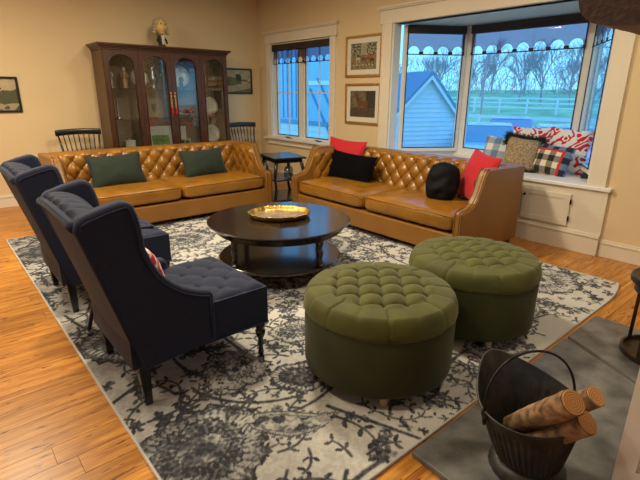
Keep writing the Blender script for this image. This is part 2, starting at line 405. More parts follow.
w1 = struct(MB().box(XR + .005, X2, SY0 - .0, SY0 + .02, .71, SZ1 - .001).box(XR + .005, X2, SY1 - .02, SY1, .71, SZ1 - .001).box(XR + .005, X2, SY0 + .02, SY1 - .02, SZ1 - .02, SZ1 - .001).box(XR + .04, X2, 5.82, 5.92, .71, SZ1 - .02), 'window_1', WFRAME, bevel=.002)
lite(w1, (XR + .09, 5.15), (XR + .09, 5.82), .71, 2.14, .045, (1, 1))
lite(w1, (XR + .09, 5.92), (XR + .09, 6.58), .71, 2.14, .045, (1, 1))
crank(w1, (XR + .035, 5.42, .71)); crank(w1, (XR + .035, 6.18, .71))
shade(w1, (XR + .03, 5.155), (XR + .03, 6.575), 2.15, 2.055, 1.865, 9, (-1, 0))
# bay
A0 = (4.70, 3.975); A1 = (5.42, 3.50); A2 = (5.42, 2.04); A3 = (4.70, 1.585)
bay = MB()
def post(m, p, r=.045, z0=.635, z1=2.225): m.box(p[0] - r, p[0] + r, p[1] - r, p[1] + r, z0, z1)
w2m = MB()
w2m.prism([(4.60, 1.50), (4.60, 4.06), (4.72, 4.06), (5.50, 3.56), (5.50, 1.98), (4.72, 1.50)], BZ1, BZ1 + .06, 'z')   # soffit
w2 = struct(w2m, 'window_2', mat('bay_soffit_paint', (.70, .69, .66), .4))
jm = MB()
jm.prism([(4.565, 4.02), (4.565, 3.99), (4.69, 3.985), (4.72, 4.02)], .636, BZ1 - .001, 'z').prism([(4.565, 1.54), (4.565, 1.57), (4.69, 1.575), (4.72, 1.54)], .636, BZ1 - .001, 'z')
jm.build('side_jamb', WFRAME, w2)
pm_ = MB(); post(pm_, (5.445, 3.52), .05, .636, 2.224); pm_.build('corner_post', WFRAME, w2, bevel=.004)
pm_ = MB(); post(pm_, (5.445, 2.02), .05, .636, 2.224); pm_.build('corner_post', WFRAME, w2, bevel=.004)
sm = MB().prism([(4.72, 3.975), (4.72, 4.02), (5.5, 3.56), (5.5, 3.5)], .60, .70, 'z').box(5.40, 5.47, 2.06, 3.48, .636, .70).prism([(4.72, 1.585), (4.72, 1.54), (5.5, 1.98), (5.5, 2.04)], .60, .70, 'z')
sm.build('bay_sill', WFRAME, w2)
inL = Vector((-.55, -.83)); inR = Vector((-.55, .83))
lite(w2, (4.72, 3.965), (5.395, 3.52), .70, 2.215, .05, inward=inL)
lite(w2, (5.42, 3.475), (5.42, 2.065), .70, 2.215, .05, inward=(-1, 0))
lite(w2, (5.395, 2.02), (4.72, 1.60), .70, 2.215, .05, inward=inR)
shade(w2, (4.735, 3.925), (5.36, 3.512), 2.215, 2.12, 1.885, 4, inL)
shade(w2, (5.375, 3.44), (5.375, 2.10), 2.215, 2.12, 1.885, 7, (-1, 0))
shade(w2, (5.36, 2.028), (4.735, 1.64), 2.215, 2.12, 1.885, 4, inR)

w3 = struct(MB().box(XL - .1, XL + .02, -1.58, -1.47, .5, 2.2).box(XL - .1, XL + .02, .47, .58, .5, 2.2).box(XL - .1, XL + .02, -1.47, .47, 2.12, 2.24).box(XL - .1, XL + .05, -1.47, .47, .5, .57), 'window_3', WFRAME, bevel=.003)
lite(w3, (XL - .06, -1.47), (XL - .06, -.52), .57, 2.12, .05, (1, 1), inward=(1, 0))
lite(w3, (XL - .06, -.48), (XL - .06, .47), .57, 2.12, .05, (1, 1), inward=(1, 0))
# ceiling downlights (the room's own lamps)
for (x, y_) in ((2.1, 3.1), (.2, 1.9), (.1, 4.9), (3.2, .8), (-1.2, 3.2), (2.6, 5.2)):
    t = thing('ceiling_lamp', 'round recessed ceiling lamp with white ring', 'lamp', (x, y_, ZC), 0, 'recessed ceiling lamps')
    MB().lathe([(.19, 0), (.19, -.012), (.165, -.016), (.165, 0)], 32, caps=False).build('ring', CEIL, t)
    MB().lathe([(0, -.004), (.163, -.004)], 32, caps=False).build('diffuser', emis('lamp_diffuser', (1, .8, .55), 2.), t)
# ================================================================== EXTERIOR
GRASS = mat('field_grass', (.30, .62, .30), .95, var=.3, vscale=.4)
FENCEW = mat('white_fence_paint', (.9, .9, .9), .7)
SIDING = mat('pale_siding', (.80, .84, .84), .7)
ROOFB = mat('blue_grey_roof', (.14, .30, .40), .6)
TREE = mat('bare_branch', (.46, .38, .40), .9)
ASPH = mat('driveway_asphalt', (.25, .26, .27), .9)
GZ = -.85
m = MB()
gx = [5.2, 12, 24, 30, 45, 62, 90, 140]; gz = [GZ, GZ, GZ, -.75, -.25, 1.1, 2.0, 2.6]
vs = []
for i, x in enumerate(gx):
    for yy in (-60, 0, 30, 60, 110, 180): vs.append((x, yy, gz[i] + (.4 * math.sin(yy * .05 + i) if i > 3 else 0)))
fs = [(i * 6 + j, (i + 1) * 6 + j, (i + 1) * 6 + j + 1, i * 6 + j + 1) for i in range(len(gx) - 1) for j in range(5)]
m.add(vs, fs); gr = m.build('field', GRASS, smooth=True); gr['kind'] = 'structure'
dv = MB().box(9, 17.5, 2, 26, GZ - .05, GZ + .012).build('driveway', ASPH); dv['kind'] = 'structure'
def rail_fence(label, x, y0, y1, z0, h, step, rails=3):
    t = thing('board_fence', label, 'fence', (x, y0, z0)); n = int((y1 - y0) / step)
    pmsh = MB().box(-.06, .06, -.06, .06, -.2, h + .08).build('post', FENCEW, t)
    rm = MB().box(-.09, -.06, 0, step, -.07, .07).build('rail', FENCEW, t); rm.location.z = h
    for i in range(n):
        if i: 
            c = pmsh.copy(); COL.objects.link(c); c.location = (0, i * step, 0)
        for k in range(rails):
            if i == 0 and k == 0: continue
            c = rm.copy(); COL.objects.link(c); c.location = (0, i * step, h - k * h / rails)
rail_fence('white board fence nearer, just behind the parked cars', 21, 3, 33, GZ, 1.25, 2.4)
rail_fence('white board fence far across the green field', 46, 8, 60, -.25, 1.3, 2.9)
# bare trees beyond the field
def tree(loc, h, seed, label, spread=.5, mtl=TREE):
    rr = random.Random(seed); m = MB()
    def br(p, d, L, r, lev):
        q = p + d * L; m.tube([p, (p + q) / 2 + Vector((rr.uniform(-.04, .04), rr.uniform(-.04, .04), 0)) * L, q], [r, r * .8, r * .6], 4, caps=False)
        if lev == 0: return
        for k in range(4 if lev > 2 else 3):
            dd = (d + Vector((rr.uniform(-1, 1), rr.uniform(-1, 1), rr.uniform(-.25, .7))) * spread * 1.5).normalized()
            br(p + d * L * rr.uniform(.5, 1.), dd, L * rr.uniform(.55, .8), r * .58, lev - 1)
    br(Vector((0, 0, 0)), Vector((0, 0, 1)), h * .34, h * .016, 5)
    o = m.build('bare_tree', mtl, fix=False, loc=loc); return tag(o, label, 'tree', 'bare trees beyond the field')
tr = random.Random(3); k = 0
for (x, yy, h) in ((52, 24, 8.5), (56, 28.5, 7.5), (50, 32, 7), (58, 35, 8), (60, 21, 8), (50, 18.6, 6.6), (62, 31, 8.5), (54, 39, 7.5), (60, 44, 8.5), (56, 50, 8), (64, 26, 8), (52, 21, 6.), (66, 38, 9), (62, 56, 9)):
    k += 1; tree((x, yy, .2 + (x - 50) * .08), h, k * 13, 'leafless grey tree in the tree line beyond the green field')
hm = MB(); hr = random.Random(5)
for i in range(2600):
    x = 66 + hr.random() * 8; yy = 10 + hr.random() * 70; z = 1.2 + hr.random() ** 1.3 * 5.5; a = hr.random() * PI
    q = Vector((x, yy, z)); e = Vector((hr.uniform(-.2, .2), math.cos(a) * .9, abs(math.sin(a)) * 1.5)); hm.bar(q, q + e, .045, .045)
tag(hm.build('distant_brush', TREE, fix=False), 'hazy tangle of grey brush behind the far trees', 'brush', kind='stuff')
# utility pole
t = thing('utility_pole', 'thin grey utility pole rising before the trees, left part of the big bay pane', 'pole', (30, 17.9, -.75))
MB().tube([(0, 0, 0), (0, 0, 4.6)], .07, 8).build('pole', TREE, t); MB().box(-.05, .05, -.7, .7, 4.2, 4.3).build('crossarm', TREE, t)
# cars
def car(loc, rz, label, colr):
    t = thing('car', label, 'car', loc, rz, 'cars parked outside')
    body = mat('car_paint', colr, .25, .3, coat=.5)
    pr = [(-2.2, .35), (-2.25, .75), (-1.9, .95), (-1.35, 1.0), (1.0, .95), (1.9, .82), (2.2, .6), (2.2, .32)]
    MB().prism(pr, -.85, .85, 'y').build('body', body, t, bevel=.08)
    cabp = [(-1.5, .98), (-1.0, 1.40), (.25, 1.42), (1.05, .96)]
    MB().prism(cabp, -.72, .72, 'y').build('windows', mat('car_glass', (.22, .38, .46), .2), t, bevel=.06)
    MB().box(-.95, .2, -.66, .66, 1.40, 1.45).build('roof', body, t, bevel=.03)
    for sx in (-1.35, 1.35):
        for sy in (-.86, .86):
            MB().lathe([(.12, -.1), (.32, -.1), (.34, 0), (.32, .1), (.12, .1)], 18).build('wheel', DARKFOOT, t, smooth=True).matrix_local = Matrix.Translation((sx, sy * .93, .34)) @ Matrix.Rotation(PI / 2, 4, 'X')
car((13.2, 7.6, GZ), math.radians(30), 'pale blue car parked at the left of the big bay pane', (.62, .82, .88))
car((17.2, 8.9, GZ), math.radians(25), 'darker blue car parked farthest back near the fence', (.30, .55, .70))
car((14.2, 5.8, GZ), math.radians(30), 'silver car parked at the right, behind the bench pillows', (.70, .80, .84))
# gabled outbuilding seen in the left bay pane
t = thing('gabled_shed', 'pale clapboard shed with blue grey gable roof outside left bay pane', 'shed', (11, 8.25, GZ), math.radians(70))
yl, yr, zr, zl, zt = 1.3, -1.35, 1.30, 1.50, 2.76
MB().prism([(yr, 0), (yl, 0), (yl, zl), (0, zt), (yr, zr)], 0, 2.6, 'x').build('wall', SIDING, t)
zz = .02
while zz < zt - .1:
    a = yr * min(1, (zt - zz) / (zt - zr)) * .99; b = yl * min(1, (zt - zz) / (zt - zl)) * .99
    MB().prism([(0, zz), (-.03, zz), (-.004, zz + .12), (0, zz + .12)], 0, 1, 'y').build('clapboard', SIDING, t, loc=(0, a, 0)).scale.y = b - a
    zz += .125
for yy, ze in ((yr, zr), (yl, zl)):
    k_ = 1.18; ye = yy * k_; z2 = zt + (ze - zt) * k_
    MB().prism([(0, zt + .02), (0, zt + .12), (ye, z2 + .12), (ye, z2 + .02)], -.18, 2.7, 'x').build('roof_slope', ROOFB, t)
    MB().prism([(0, zt - .10), (0, zt + .02), (ye, z2 + .02), (ye, z2 - .10)], -.16, -.12, 'x').build('rake_board', FENCEW, t)
# neighbouring wall in the small window
t = thing('board_building', 'blue lit board building with batten and brace close outside small window', 'building', (9.2, 8.8, GZ))
PB = mat('blue_board', (.34, .62, .80), .7); PB2 = mat('blue_batten', (.16, .36, .52), .7)
MB().box(0, .4, .7, 6, 0, 4.2).build('wall', PB, t)
zz = 0.1
while zz < 1.25:
    MB().prism([(0, zz), (-.035, zz), (-.005, zz + .17), (0, zz + .17)], 1.6, 6, 'y').build('clapboard', SIDING, t); zz += .175
for i in range(14): MB().box(-.03, 0, 2.9 + i * .23, 2.93 + i * .23, 1.5, 3.6).build('batten', PB2, t)
MB().box(-.05, 0, 1.6, 6, 1.33, 1.45).build('belt_board', PB2, t)
MB().box(-.05, 0, 2.55, 2.75, 0, 4).build('corner_board', FENCEW, t)
MB().bar((-.03, 1.15, .6), (-.03, 2.45, 2.4), .03, .06, (1, 0, 0)).bar((-.03, .8, .9), (-.03, 2.1, 2.7), .03, .06, (1, 0, 0)).build('brace', PB2, t)
MB().box(-.05, 0, .75, 2.5, 2.5, 2.62).build('rail', FENCEW, t)

# ================================================================== RUG
def rug():
    X0, X1, Y0, Y1 = .432, 3.955, .925, 5.33; st = .0062
    W, H = X1 - X0, Y1 - Y0; nx = int(W / st) + 1; ny = int(H / st) + 1
    xs = np.linspace(0, W, nx); ys = np.linspace(0, H, ny); Xg, Yg = np.meshgrid(xs, ys)
    rs = np.random.RandomState(4)
    def vnoise(sc, seed):
        r = np.random.RandomState(seed); n1 = int(W / sc) + 3; n2 = int(H / sc) + 3; g = r.rand(n2, n1)
        fx = Xg / sc; fy = Yg / sc; ix = fx.astype(int); iy = fy.astype(int); tx = fx - ix; ty = fy - iy
        tx = tx * tx * (3 - 2 * tx); ty = ty * ty * (3 - 2 * ty)
        return (g[iy, ix] * (1 - tx) + g[iy, ix + 1] * tx) * (1 - ty) + (g[iy + 1, ix] * (1 - tx) + g[iy + 1, ix + 1] * tx) * ty
    n_f = vnoise(.012, 1); n_m = vnoise(.05, 2); n_l = vnoise(.35, 3); n_x = vnoise(.09, 8) - .5; n_y = vnoise(.09, 9) - .5
    D = np.zeros_like(Xg)          # darkness 0..1
    def put(mask, val, mode='max'):
        nonlocal D
        D = np.maximum(D, mask * val)
    def win(cx, cy, r):
        i0, i1 = max(0, int((cx - r) / W * nx)), min(nx, int((cx + r) / W * nx) + 2); j0, j1 = max(0, int((cy - r) / H * ny)), min(ny, int((cy + r) / H * ny) + 2)
        return slice(j0, j1), slice(i0, i1)
    def sm(d, w_=.004): return np.clip(.5 - d / (2 * w_), 0, 1)
    def medallion(cx, cy, r, lobes, ph, dark):
        s = win(cx, cy, r * 1.25); x = Xg[s] - cx + n_x[s] * .05; yv = (Yg[s] - cy + n_y[s] * .05) * 1.12; rr = np.hypot(x, yv); th = np.arctan2(yv, x) + ph
        edge = r * (1 + .09 * np.abs(np.sin(th * lobes / 2)) + .03 * np.sin(th * lobes * 2))
        q = rr / edge; d = D[s].copy(); inside = q < 1
        tex = .42 * dark + .45 * (n_f[s] - .4) + .35 * (n_m[s] - .5)
        d = np.where(inside, np.clip(tex, .05, 1), d)
        for a, wd, v in ((1.0, .028, .85), (.88, .012, .9), (.62, .025, .85), (.36, .02, .8)):
            e2 = a if a > .9 else a * (1 + .10 * np.abs(np.sin(th * (lobes if a > .5 else 5))))
            d = np.where(np.abs(q - e2) < wd, v, d)
        petal = (q > .40) & (q < .58) & (np.abs(np.sin(th * lobes)) > .35); d = np.where(petal, np.clip(d + .35, 0, .9), d)
        petal = (q > .68) & (q < .84) & (np.abs(np.sin(th * lobes * 1.5 + .5)) > .6); d = np.where(petal, .12, d)
        d = np.where(q < .16, .75, d); D[s] = d
    def paisley(cx, cy, L, ang, flip):
        s = win(cx, cy, L * 1.1); x = Xg[s] - cx; yv = (Yg[s] - cy)
        u = x * math.cos(ang) + yv * math.sin(ang); v = (-x * math.sin(ang) + yv * math.cos(ang)) * flip
        v2 = v - .35 * L * np.clip((u / L + .1), 0, 2) ** 2 * 1.6
        wdt = .36 * L * np.sqrt(np.clip(1 - ((u + .12 * L) / (.85 * L)) ** 2, 0, 1)) * (1 - .55 * np.clip(u / L + .1, 0, 1)); q = np.abs(v2) / (wdt + 1e-6)
        d = D[s].copy(); inside = (q < 1) & (wdt > .004)
        d = np.where(inside, np.clip(.14 + .3 * (n_f[s] - .4), 0, 1), d)
        d = np.where((q > .86) & (q < 1.) & inside, .62, d); d = np.where((q > .60) & (q < .68) & inside, .5, d)
        sp_ = inside & (q < .55) & (n_m[s] > .58); d = np.where(sp_, .75, d); D[s] = d
        scal = (q > 1.02) & (q < 1.2) & (np.sin(u * 2 * PI / .035) > 0) & (wdt > .02); D[s] = np.where(scal, .45, D[s])
    def stroke(pts, r0, r1, val):
        n = len(pts)
        for i in range(n - 1):
            a = pts[i]; b = pts[i + 1]; r = r0 + (r1 - r0) * i / n; cx, cy = (a[0] + b[0]) / 2, (a[1] + b[1]) / 2; L = math.hypot(b[0] - a[0], b[1] - a[1])
            if not (-.1 < cx < W + .1 and -.1 < cy < H + .1): continue
            s = win(cx, cy, L / 2 + r + .01); x = Xg[s] - a[0]; yv = Yg[s] - a[1]
            if x.size == 0: continue
            dx, dy = b[0] - a[0], b[1] - a[1]; t_ = np.clip((x * dx + yv * dy) / (L * L + 1e-9), 0, 1); d = np.hypot(x - t_ * dx, yv - t_ * dy) - r
            D[s] = np.maximum(D[s], sm(d) * val)
    def leaf(cx, cy, L, wd, ang, val):
        s = win(cx, cy, L); x = Xg[s] - cx; yv = Yg[s] - cy
        if x.size == 0: return
        u = x * math.cos(ang) + yv * math.sin(ang); v = -x * math.sin(ang) + yv * math.cos(ang)
        q = (u / (L / 2)) ** 2 + (v / (wd / 2)) ** 2; D[s] = np.where(q < 1, np.maximum(D[s], val), D[s])
    def spray(cx, cy, ang, n, sc):
        # curling vine with leaf pairs
        pts = []; x, yv, a = cx, cy, ang; curl = rs.choice([-1, 1]) * rs.uniform(2.5, 6)
        for i in range(n):
            pts.append((x, yv)); x += math.cos(a) * .022 * sc; yv += math.sin(a) * .022 * sc; a += curl * .022 * (1 + i / n * 2.4)
            if i % 3 == 1:
                for sg in (-1, 1): leaf(x + math.cos(a + sg * 1.1) * .022 * sc, yv + math.sin(a + sg * 1.1) * .022 * sc, .036 * sc, .016 * sc, a + sg * .9, rs.uniform(.6, .95))
        stroke(pts, .0055 * sc, .003, .9)
    def flower(cx, cy, r, n, val):
        for k in range(n): a = 2 * PI * k / n + rs.rand(); leaf(cx + math.cos(a) * r * .62, cy + math.sin(a) * r * .62, r * .8, r * .5, a, val * rs.uniform(.55, 1))
        leaf(cx, cy, r * .6, r * .6, 0, .9)
    big = [(.20, .55, .27, 14, .85), (.28, 1.66, .26, 12, 1.), (.66, 2.6, .33, 12, 1.), (.25, 3.75, .30, 12, 1.), (.83, .70, .15, 10, 1.5), (.60, .98, .18, 12, .5), (1.1, 1.1, .14, 10, .9), (2.05, 1.25, .26, 12, 1.2), (3.12, .50, .27, 12, .5), (3.15, 1.45, .28, 12, .6),
           (2.3, 2.3, .36, 16, 1.), (1.35, 3.3, .30, 12, .9), (3.1, 3.0, .32, 12, .9), (2.2, 3.9, .30, 12, .9), (.95, 4.1, .24, 10, .9), (1.9, .22, .17, 10, .8), (2.45, .75, .16, 10, 1.), (1.7, 2.2, .2, 10, .9), (.06, .2, .2, 10, .8), (1.35, 1.75, .2, 10, .7), (.25, 2.95, .18, 10, 1.), (3.4, 2.1, .16, 10, .8)]
    # scattered vines first, then large motifs over them
    for i in range(850): spray(rs.uniform(0, W), rs.uniform(0, H), rs.uniform(0, 2 * PI), rs.randint(6, 16), rs.uniform(.8, 1.45))
    for i in range(700): flower(rs.uniform(0, W), rs.uniform(0, H), rs.uniform(.022, .055), rs.randint(5, 9), rs.uniform(.45, .85))
    for i in range(80):
        x, yv, a = rs.uniform(0, W), rs.uniform(0, H), rs.uniform(0, 2 * PI); pts = []
        c = rs.uniform(-2.2, 2.2)
        for k in range(14): pts.append((x, yv)); x += math.cos(a) * .045; yv += math.sin(a) * .045; a += c * .045
        stroke(pts, .011, .007, .8)
    for b in big:
        if b[2] > 0: medallion(b[0], b[1], b[2], b[3], rs.rand() * 3, b[4])
    for p in ((.60, .42, .24, -.80, 1), (1.25, .45, .2, .5, -1), (1.75, 1.85, .30, 1.9, -1), (2.72, 1.12, .30, .6, 1), (.75, 1.8, .26, 2.4, 1), (1.0, 2.95, .3, 1.0, -1), (2.75, 3.6, .3, 2.2, 1), (.3, 2.1, .2, .5, 1), (1.7, 2.75, .26, -.6, 1), (3.05, 2.3, .28, 1.4, -1), (2.55, .32, .24, .1, 1)): paisley(*p)
    # left (far) side darker; distressing: worn patches
    tone_ = np.clip(.26 * (1.0 - Xg / 1.0), 0, .3) + .10 * (n_l - .5)
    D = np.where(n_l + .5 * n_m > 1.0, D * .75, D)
    D2 = np.clip(D * (.98 + .5 * (n_f - .5)) + tone_ + .16 * (n_f - .5) + .10 * (n_m - .5), 0, 1)
    edge = np.minimum(np.minimum(Xg, W - Xg), np.minimum(Yg, H - Yg)) < .008
    D2 = np.where(edge, .05, D2)
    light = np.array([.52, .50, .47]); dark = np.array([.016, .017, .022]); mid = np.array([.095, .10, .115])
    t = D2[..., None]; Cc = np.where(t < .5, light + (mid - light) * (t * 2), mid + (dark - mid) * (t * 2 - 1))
    # corner near the door rounds off a little where the rug ripples
    Z = .011 + .0 * Xg
    fx = Xg + X0; fy = Yg + Y0
    cx = np.clip((Xg - (W - .42)) / .42, 0, 1); cy = np.clip((.35 - Yg) / .35, 0, 1)
    fy = fy + .07 * cx ** 2 * cy; Z = Z + .012 * np.sin(cx * PI) * cy
    n = nx * ny; co = np.stack([fx, fy, Z], -1).reshape(-1, 3).astype(np.float32)
    me = bpy.data.meshes.new('area_rug')
    # top grid plus skirt border to the floor
    border = np.concatenate([np.arange(nx), np.arange(1, ny) * nx + nx - 1, (ny - 1) * nx + np.arange(nx - 2, -1, -1), np.arange(ny - 2, 0, -1) * nx])
    low = co[border].copy(); low[:, 2] = .001
    allco = np.concatenate([co, low]); nb = len(border)
    idx = np.arange(n).reshape(ny, nx); q = np.stack([idx[:-1, :-1], idx[:-1, 1:], idx[1:, 1:], idx[1:, :-1]], -1).reshape(-1, 4)
    k = np.arange(nb); sk = np.stack([border, n + k, n + (k + 1) % nb, border[(k + 1) % nb]], -1)
    q = np.concatenate([q, sk]).astype(np.int32)
    me.vertices.add(len(allco)); me.vertices.foreach_set('co', allco.ravel()); me.loops.add(q.size); me.loops.foreach_set('vertex_index', q.ravel())
    me.polygons.add(len(q)); me.polygons.foreach_set('loop_start', np.arange(0, q.size, 4, dtype=np.int32)); me.polygons.foreach_set('loop_total', np.full(len(q), 4, np.int32))
    me.update(calc_edges=True); me.validate()
    a = me.attributes.new('paint', 'FLOAT_COLOR', 'POINT'); c4 = np.ones((len(allco), 4), np.float32); c4[:n, :3] = Cc.reshape(-1, 3); c4[n:, :3] = (.6, .57, .52); a.data.foreach_set('color', c4.ravel())
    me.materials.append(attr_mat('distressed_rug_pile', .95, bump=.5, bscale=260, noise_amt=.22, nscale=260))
    o = bpy.data.objects.new('area_rug', me); COL.objects.link(o)
    tag(o, 'large cream and charcoal distressed paisley rug covering the pine floor', 'rug')
rug()
RZ = .012

# ================================================================== SOFAS
def puff(A, B, pw_=.42):
    return (abs(math.sin(PI * A)) * abs(math.sin(PI * B))) ** pw_
def dimple(A, B):
    a = A - round(A); b = B - round(B); d2 = a * a + b * b
    return math.exp(-d2 / .012)
def sofa(label, loc, rz):
    t = thing('tufted_sofa', label, 'sofa', loc, rz, 'tan leather tufted sofas')
    W, D0, D1, H = 1.195, -.49, .49, .775
    AT = .095
    # base rail
    MB().box(-W + AT, W - AT, D0 + .015, D1 - .03, .055, .245).build('base_rail', LEATH_D, t, bevel=.012)
    m = MB()
    # arms: concave sweep seen from the side
    prof = [(D0, .055), (D0, .445), (D0 + .03, .462), (D0 + .08, .466), (D0 + .13, .478), (D0 + .18, .51), (D0 + .22, .56), (D0 + .25, .62), (D0 + .275, .68), (D0 + .30, .74), (D0 + .335, .785), (D0 + .36, .79), (D1 - .04, H), (D1, H), (D1, .055)]
    for sx in (-1, 1):
        am = MB(); a, b = (W - AT, W) if sx > 0 else (-W, -W + AT)
        am.prism(prof, a, b, 'x')
        arm = am.build('arm', LEATH_D, t, bevel=.014)
        # tufted inner face of the arm
        def f(u, v, sx=sx):
            yv = D0 + .27 + u * (D1 - .18 - D0 - .27); ztop = .45 + (H - .012 - .45) * min(1., (max(0, (yv - D0 - .13)) / .22) ** .8)
            z = .36 + v * (ztop - .36); A = yv / .16 + z / .19; B = yv / .16 - z / .19
            h = (.030 * puff(A, B) + .014 - .018 * dimple(A, B)) * min(1, 6 * min(u, 1 - u, v + .2, 1 - v) + .1)
            return (sx * (W - AT - max(.0, h)), yv, z)
        am = MB().grid(f, 44, 34); am.build('arm_tufting', LEATH, arm, smooth=True)
        nm = MB()   # nail heads in double row along the front edge
        path = [Vector((0, p[0], p[1])) for p in prof[1:12]]; path = [Vector((0, D0, .07))] + path
        acc = 0; dist = 0
        for p, q in zip(path[:-1], path[1:]):
            L = (q - p).length; nrm = Vector((0, -(q - p).z, (q - p).y)).normalized()
            if nrm.y > 0 and abs(nrm.y) > abs(nrm.z): nrm = -nrm
            if nrm.z < -.05: nrm = -nrm
            s_ = acc
            while s_ < L:
                c = p + (q - p) * (s_ / L)
                for xo in (.016, AT - .016): nm.ball((sx * (W - xo), c.y + nrm.y * .002, c.z + nrm.z * .002), .006, .006, .006, 6, 5)
                s_ += .019
            acc = s_ - L
        no = nm.build('nailhead_trim', NAIL, arm, smooth=True, fix=False); no['kind'] = 'stuff'
        # welt lines
        MB().tube([(sx * (W - .038), p[0] - (.003 if p[1] < .46 else 0), p[1] + (.003 if p[1] > .44 else 0)) for p in prof[:12]], .004, 6).build('welt', LEATH, arm, smooth=True)
    # back frame and tufting
    MB().prism([(.26, .055), (.34, H - .01), (D1, H), (D1, .055)], -W + AT, W - AT, 'x').build('back_frame', LEATH_D, t, bevel=.015)
    def fb(u, v):
        x = (-W + AT + .002) + u * 2 * (W - AT - .002); z = .34 + v * (H - .34)
        base = .235 + .055 * (z - .34) / .43
        A = x / .168 + (z - .02) / .19; B = x / .168 - (z - .02) / .19
        e = min(1, 8 * min(v + .15, (1 - v) * 1.2 + .06)); e2 = min(1, 14 * min(u, 1 - u) + .3)
        h = (.036 * puff(A, B) + .01 - .020 * dimple(A, B)) * e * e2
        if v > .9: base += (v - .9) ** 2 * 4.0
        return (x, base - h, z + .012 * puff(A, B) * (v > .8) * (v - .8) * 3)
    bk = MB().grid(fb, 290, 56).build('backrest', LEATH, t, smooth=True)
    for k in range(-15, 16):
        for l in range(1, 9):
            # buttons where A and B are both integers
            x = k * .084; z = l * .095 + .02
            if (k + l) % 2: continue
            if abs(x) < W - AT - .06 and .39 < z < H - .04:
                base = .235 + .055 * (z - .34) / .43
                MB().ball((0, 0, 0), .013, .009, .013, 10, 6).build('button', LEATH_D, bk, smooth=True, loc=(x, base + .002, z))
    # seat cushions
    for sx in (-1, 1):
        a, b = (0.004, W - AT - .004) if sx > 0 else (-W + AT + .004, -.004)
        cx, hw = (a + b) / 2, (b - a) / 2; y0, y1 = D0 + .004, .26; cy, hd = (y0 + y1) / 2, (y1 - y0) / 2
        def fc(u, v, cx=cx, hw=hw, cy=cy, hd=hd):
            # superellipsoid wrap
            th = 2 * PI * u; ph = -PI / 2 + PI * v
            def sp(c, e): return math.copysign(abs(c) ** e, c)
            cp = sp(math.cos(ph), .22); x = hw * sp(math.cos(th), .16) * cp; yv = hd * sp(math.sin(th), .16) * cp; z = .082 * sp(math.sin(ph), .45)
            qx, qy = x / hw, yv / hd
            z += .022 * (1 - qx ** 2) * (1 - qy ** 2) * (1 if z > 0 else 0) + .003 * noise.noise(Vector((x * 7 + cx * 9, yv * 7, 0))) * (z > 0)
            return (cx + x, cy + yv, .338 + z)
        sc_ = MB().grid(fc, 96, 34, True).build('seat_cushion', LEATH, t, smooth=True)
        pts = [(cx + hw * .985 * px, cy + hd * .99 * py, .40) for px, py in ((-1, -1), (1, -1))]
        MB().tube(pts, .005, 6).build('welt', LEATH, sc_, smooth=True)
    for sx in (-1, 1):
        for yv in (D0 + .06, D1 - .06): MB().prism([(-.025, 0), (.025, 0), (.03, .056), (-.03, .056)], -.028, .028, 'y').build('leg', DARKFOOT, t, loc=(sx * (W - .07), yv, 0))
    return t
s1 = sofa('tan leather tufted sofa with green pillows, before the glass cabinet', (2.105, 5.29, RZ * .9), 0)
s2 = copy_tree(s1); relabel(s2, 'tan leather tufted sofa with red and black pillows, beneath the bay window')
s2.location = (3.80, 3.225, RZ * .9); s2.rotation_euler.z = -PI / 2

# ================================================================== PILLOWS
def pillow(name, label, loc, w_, h_, th, yawp, lean, m, roll_=0., n=34, pin=.09, paintfn=None, extra=None, group=None, amp=.006):
    """pillow standing on its lower edge; loc = centre. front faces local -y"""
    def f(side):
        def g(u, v):
            a = 2 * u - 1; b = 2 * v - 1
            t_ = th / 2 * max(0, (1 - a ** 2) * (1 - b ** 2)) ** .42
            x = w_ / 2 * a * (1 - pin * (1 - b * b)); z = h_ / 2 * b * (1 - pin * (1 - a * a))
            return (x, side * (t_ + amp * noise.noise(Vector((x * 11, z * 11, side * 3 + w_))) * (1 - a ** 4) * (1 - b ** 4)), z)
        return g
    m_ = MB().grid(f(-1), n, n).grid(f(1), n, n)
    o = m_.build(name, m, smooth=True)
    o.matrix_world = Matrix.Translation(loc) @ Matrix.Rotation(yawp, 4, 'Z') @ Matrix.Rotation(lean, 4, 'X') @ Matrix.Rotation(roll_, 4, 'Y')
    if paintfn: paint(o, paintfn)
    tag(o, label, 'pillow', group)
    pts = []
    for k in range(4 * (n - 1)):
        e, i = divmod(k, n - 1); s_ = i / (n - 1) * 2 - 1
        a, b = ((s_, -1), (1, s_), (-s_, 1), (-1, -s_))[e]
        pts.append((w_ / 2 * a * (1 - pin * (1 - b * b)), 0, h_ / 2 * b * (1 - pin * (1 - a * a))))
    return o, pts
GREENV = mat('green_velvet', (.004, .015, .006), .78, var=.3, vscale=10, bump=.15, bscale=400, sheen=.22)
REDP = mat('red_cotton', (.46, .005, .014), .8, bump=.25, bscale=300, sheen=.2)
BLKP = mat('black_fuzzy_fabric', (.002, .002, .003), .95, bump=.8, bscale=160, spec=.08)
for (lb, loc, w_, h_, ya, ro) in (('dark green velvet lumbar pillow at the left of the far sofa', (1.56, 5.28, .595), .59, .36, 0.02, -.02), ('dark green velvet lumbar pillow at the middle right of the far sofa', (2.60, 5.27, .590), .59, .34, .05, -.02)):
    o, pts = pillow('green_pillow', lb, loc, w_, h_, .15, ya, -.38, GREENV, ro, group='green pillows on the far sofa')
    MB().tube(pts, .0055, 6, closed=True).build('piping', NAVYP, o, smooth=True)
o, pts = pillow('red_pillow', 'bright red square pillow behind the black one on the near left of the bay sofa', (3.97, 4.20, .635), .60, .50, .16, -PI / 2 + .10, -.30, REDP, .05)
MB().tube(pts, .005, 6, closed=True).build('piping', REDP, o, smooth=True)
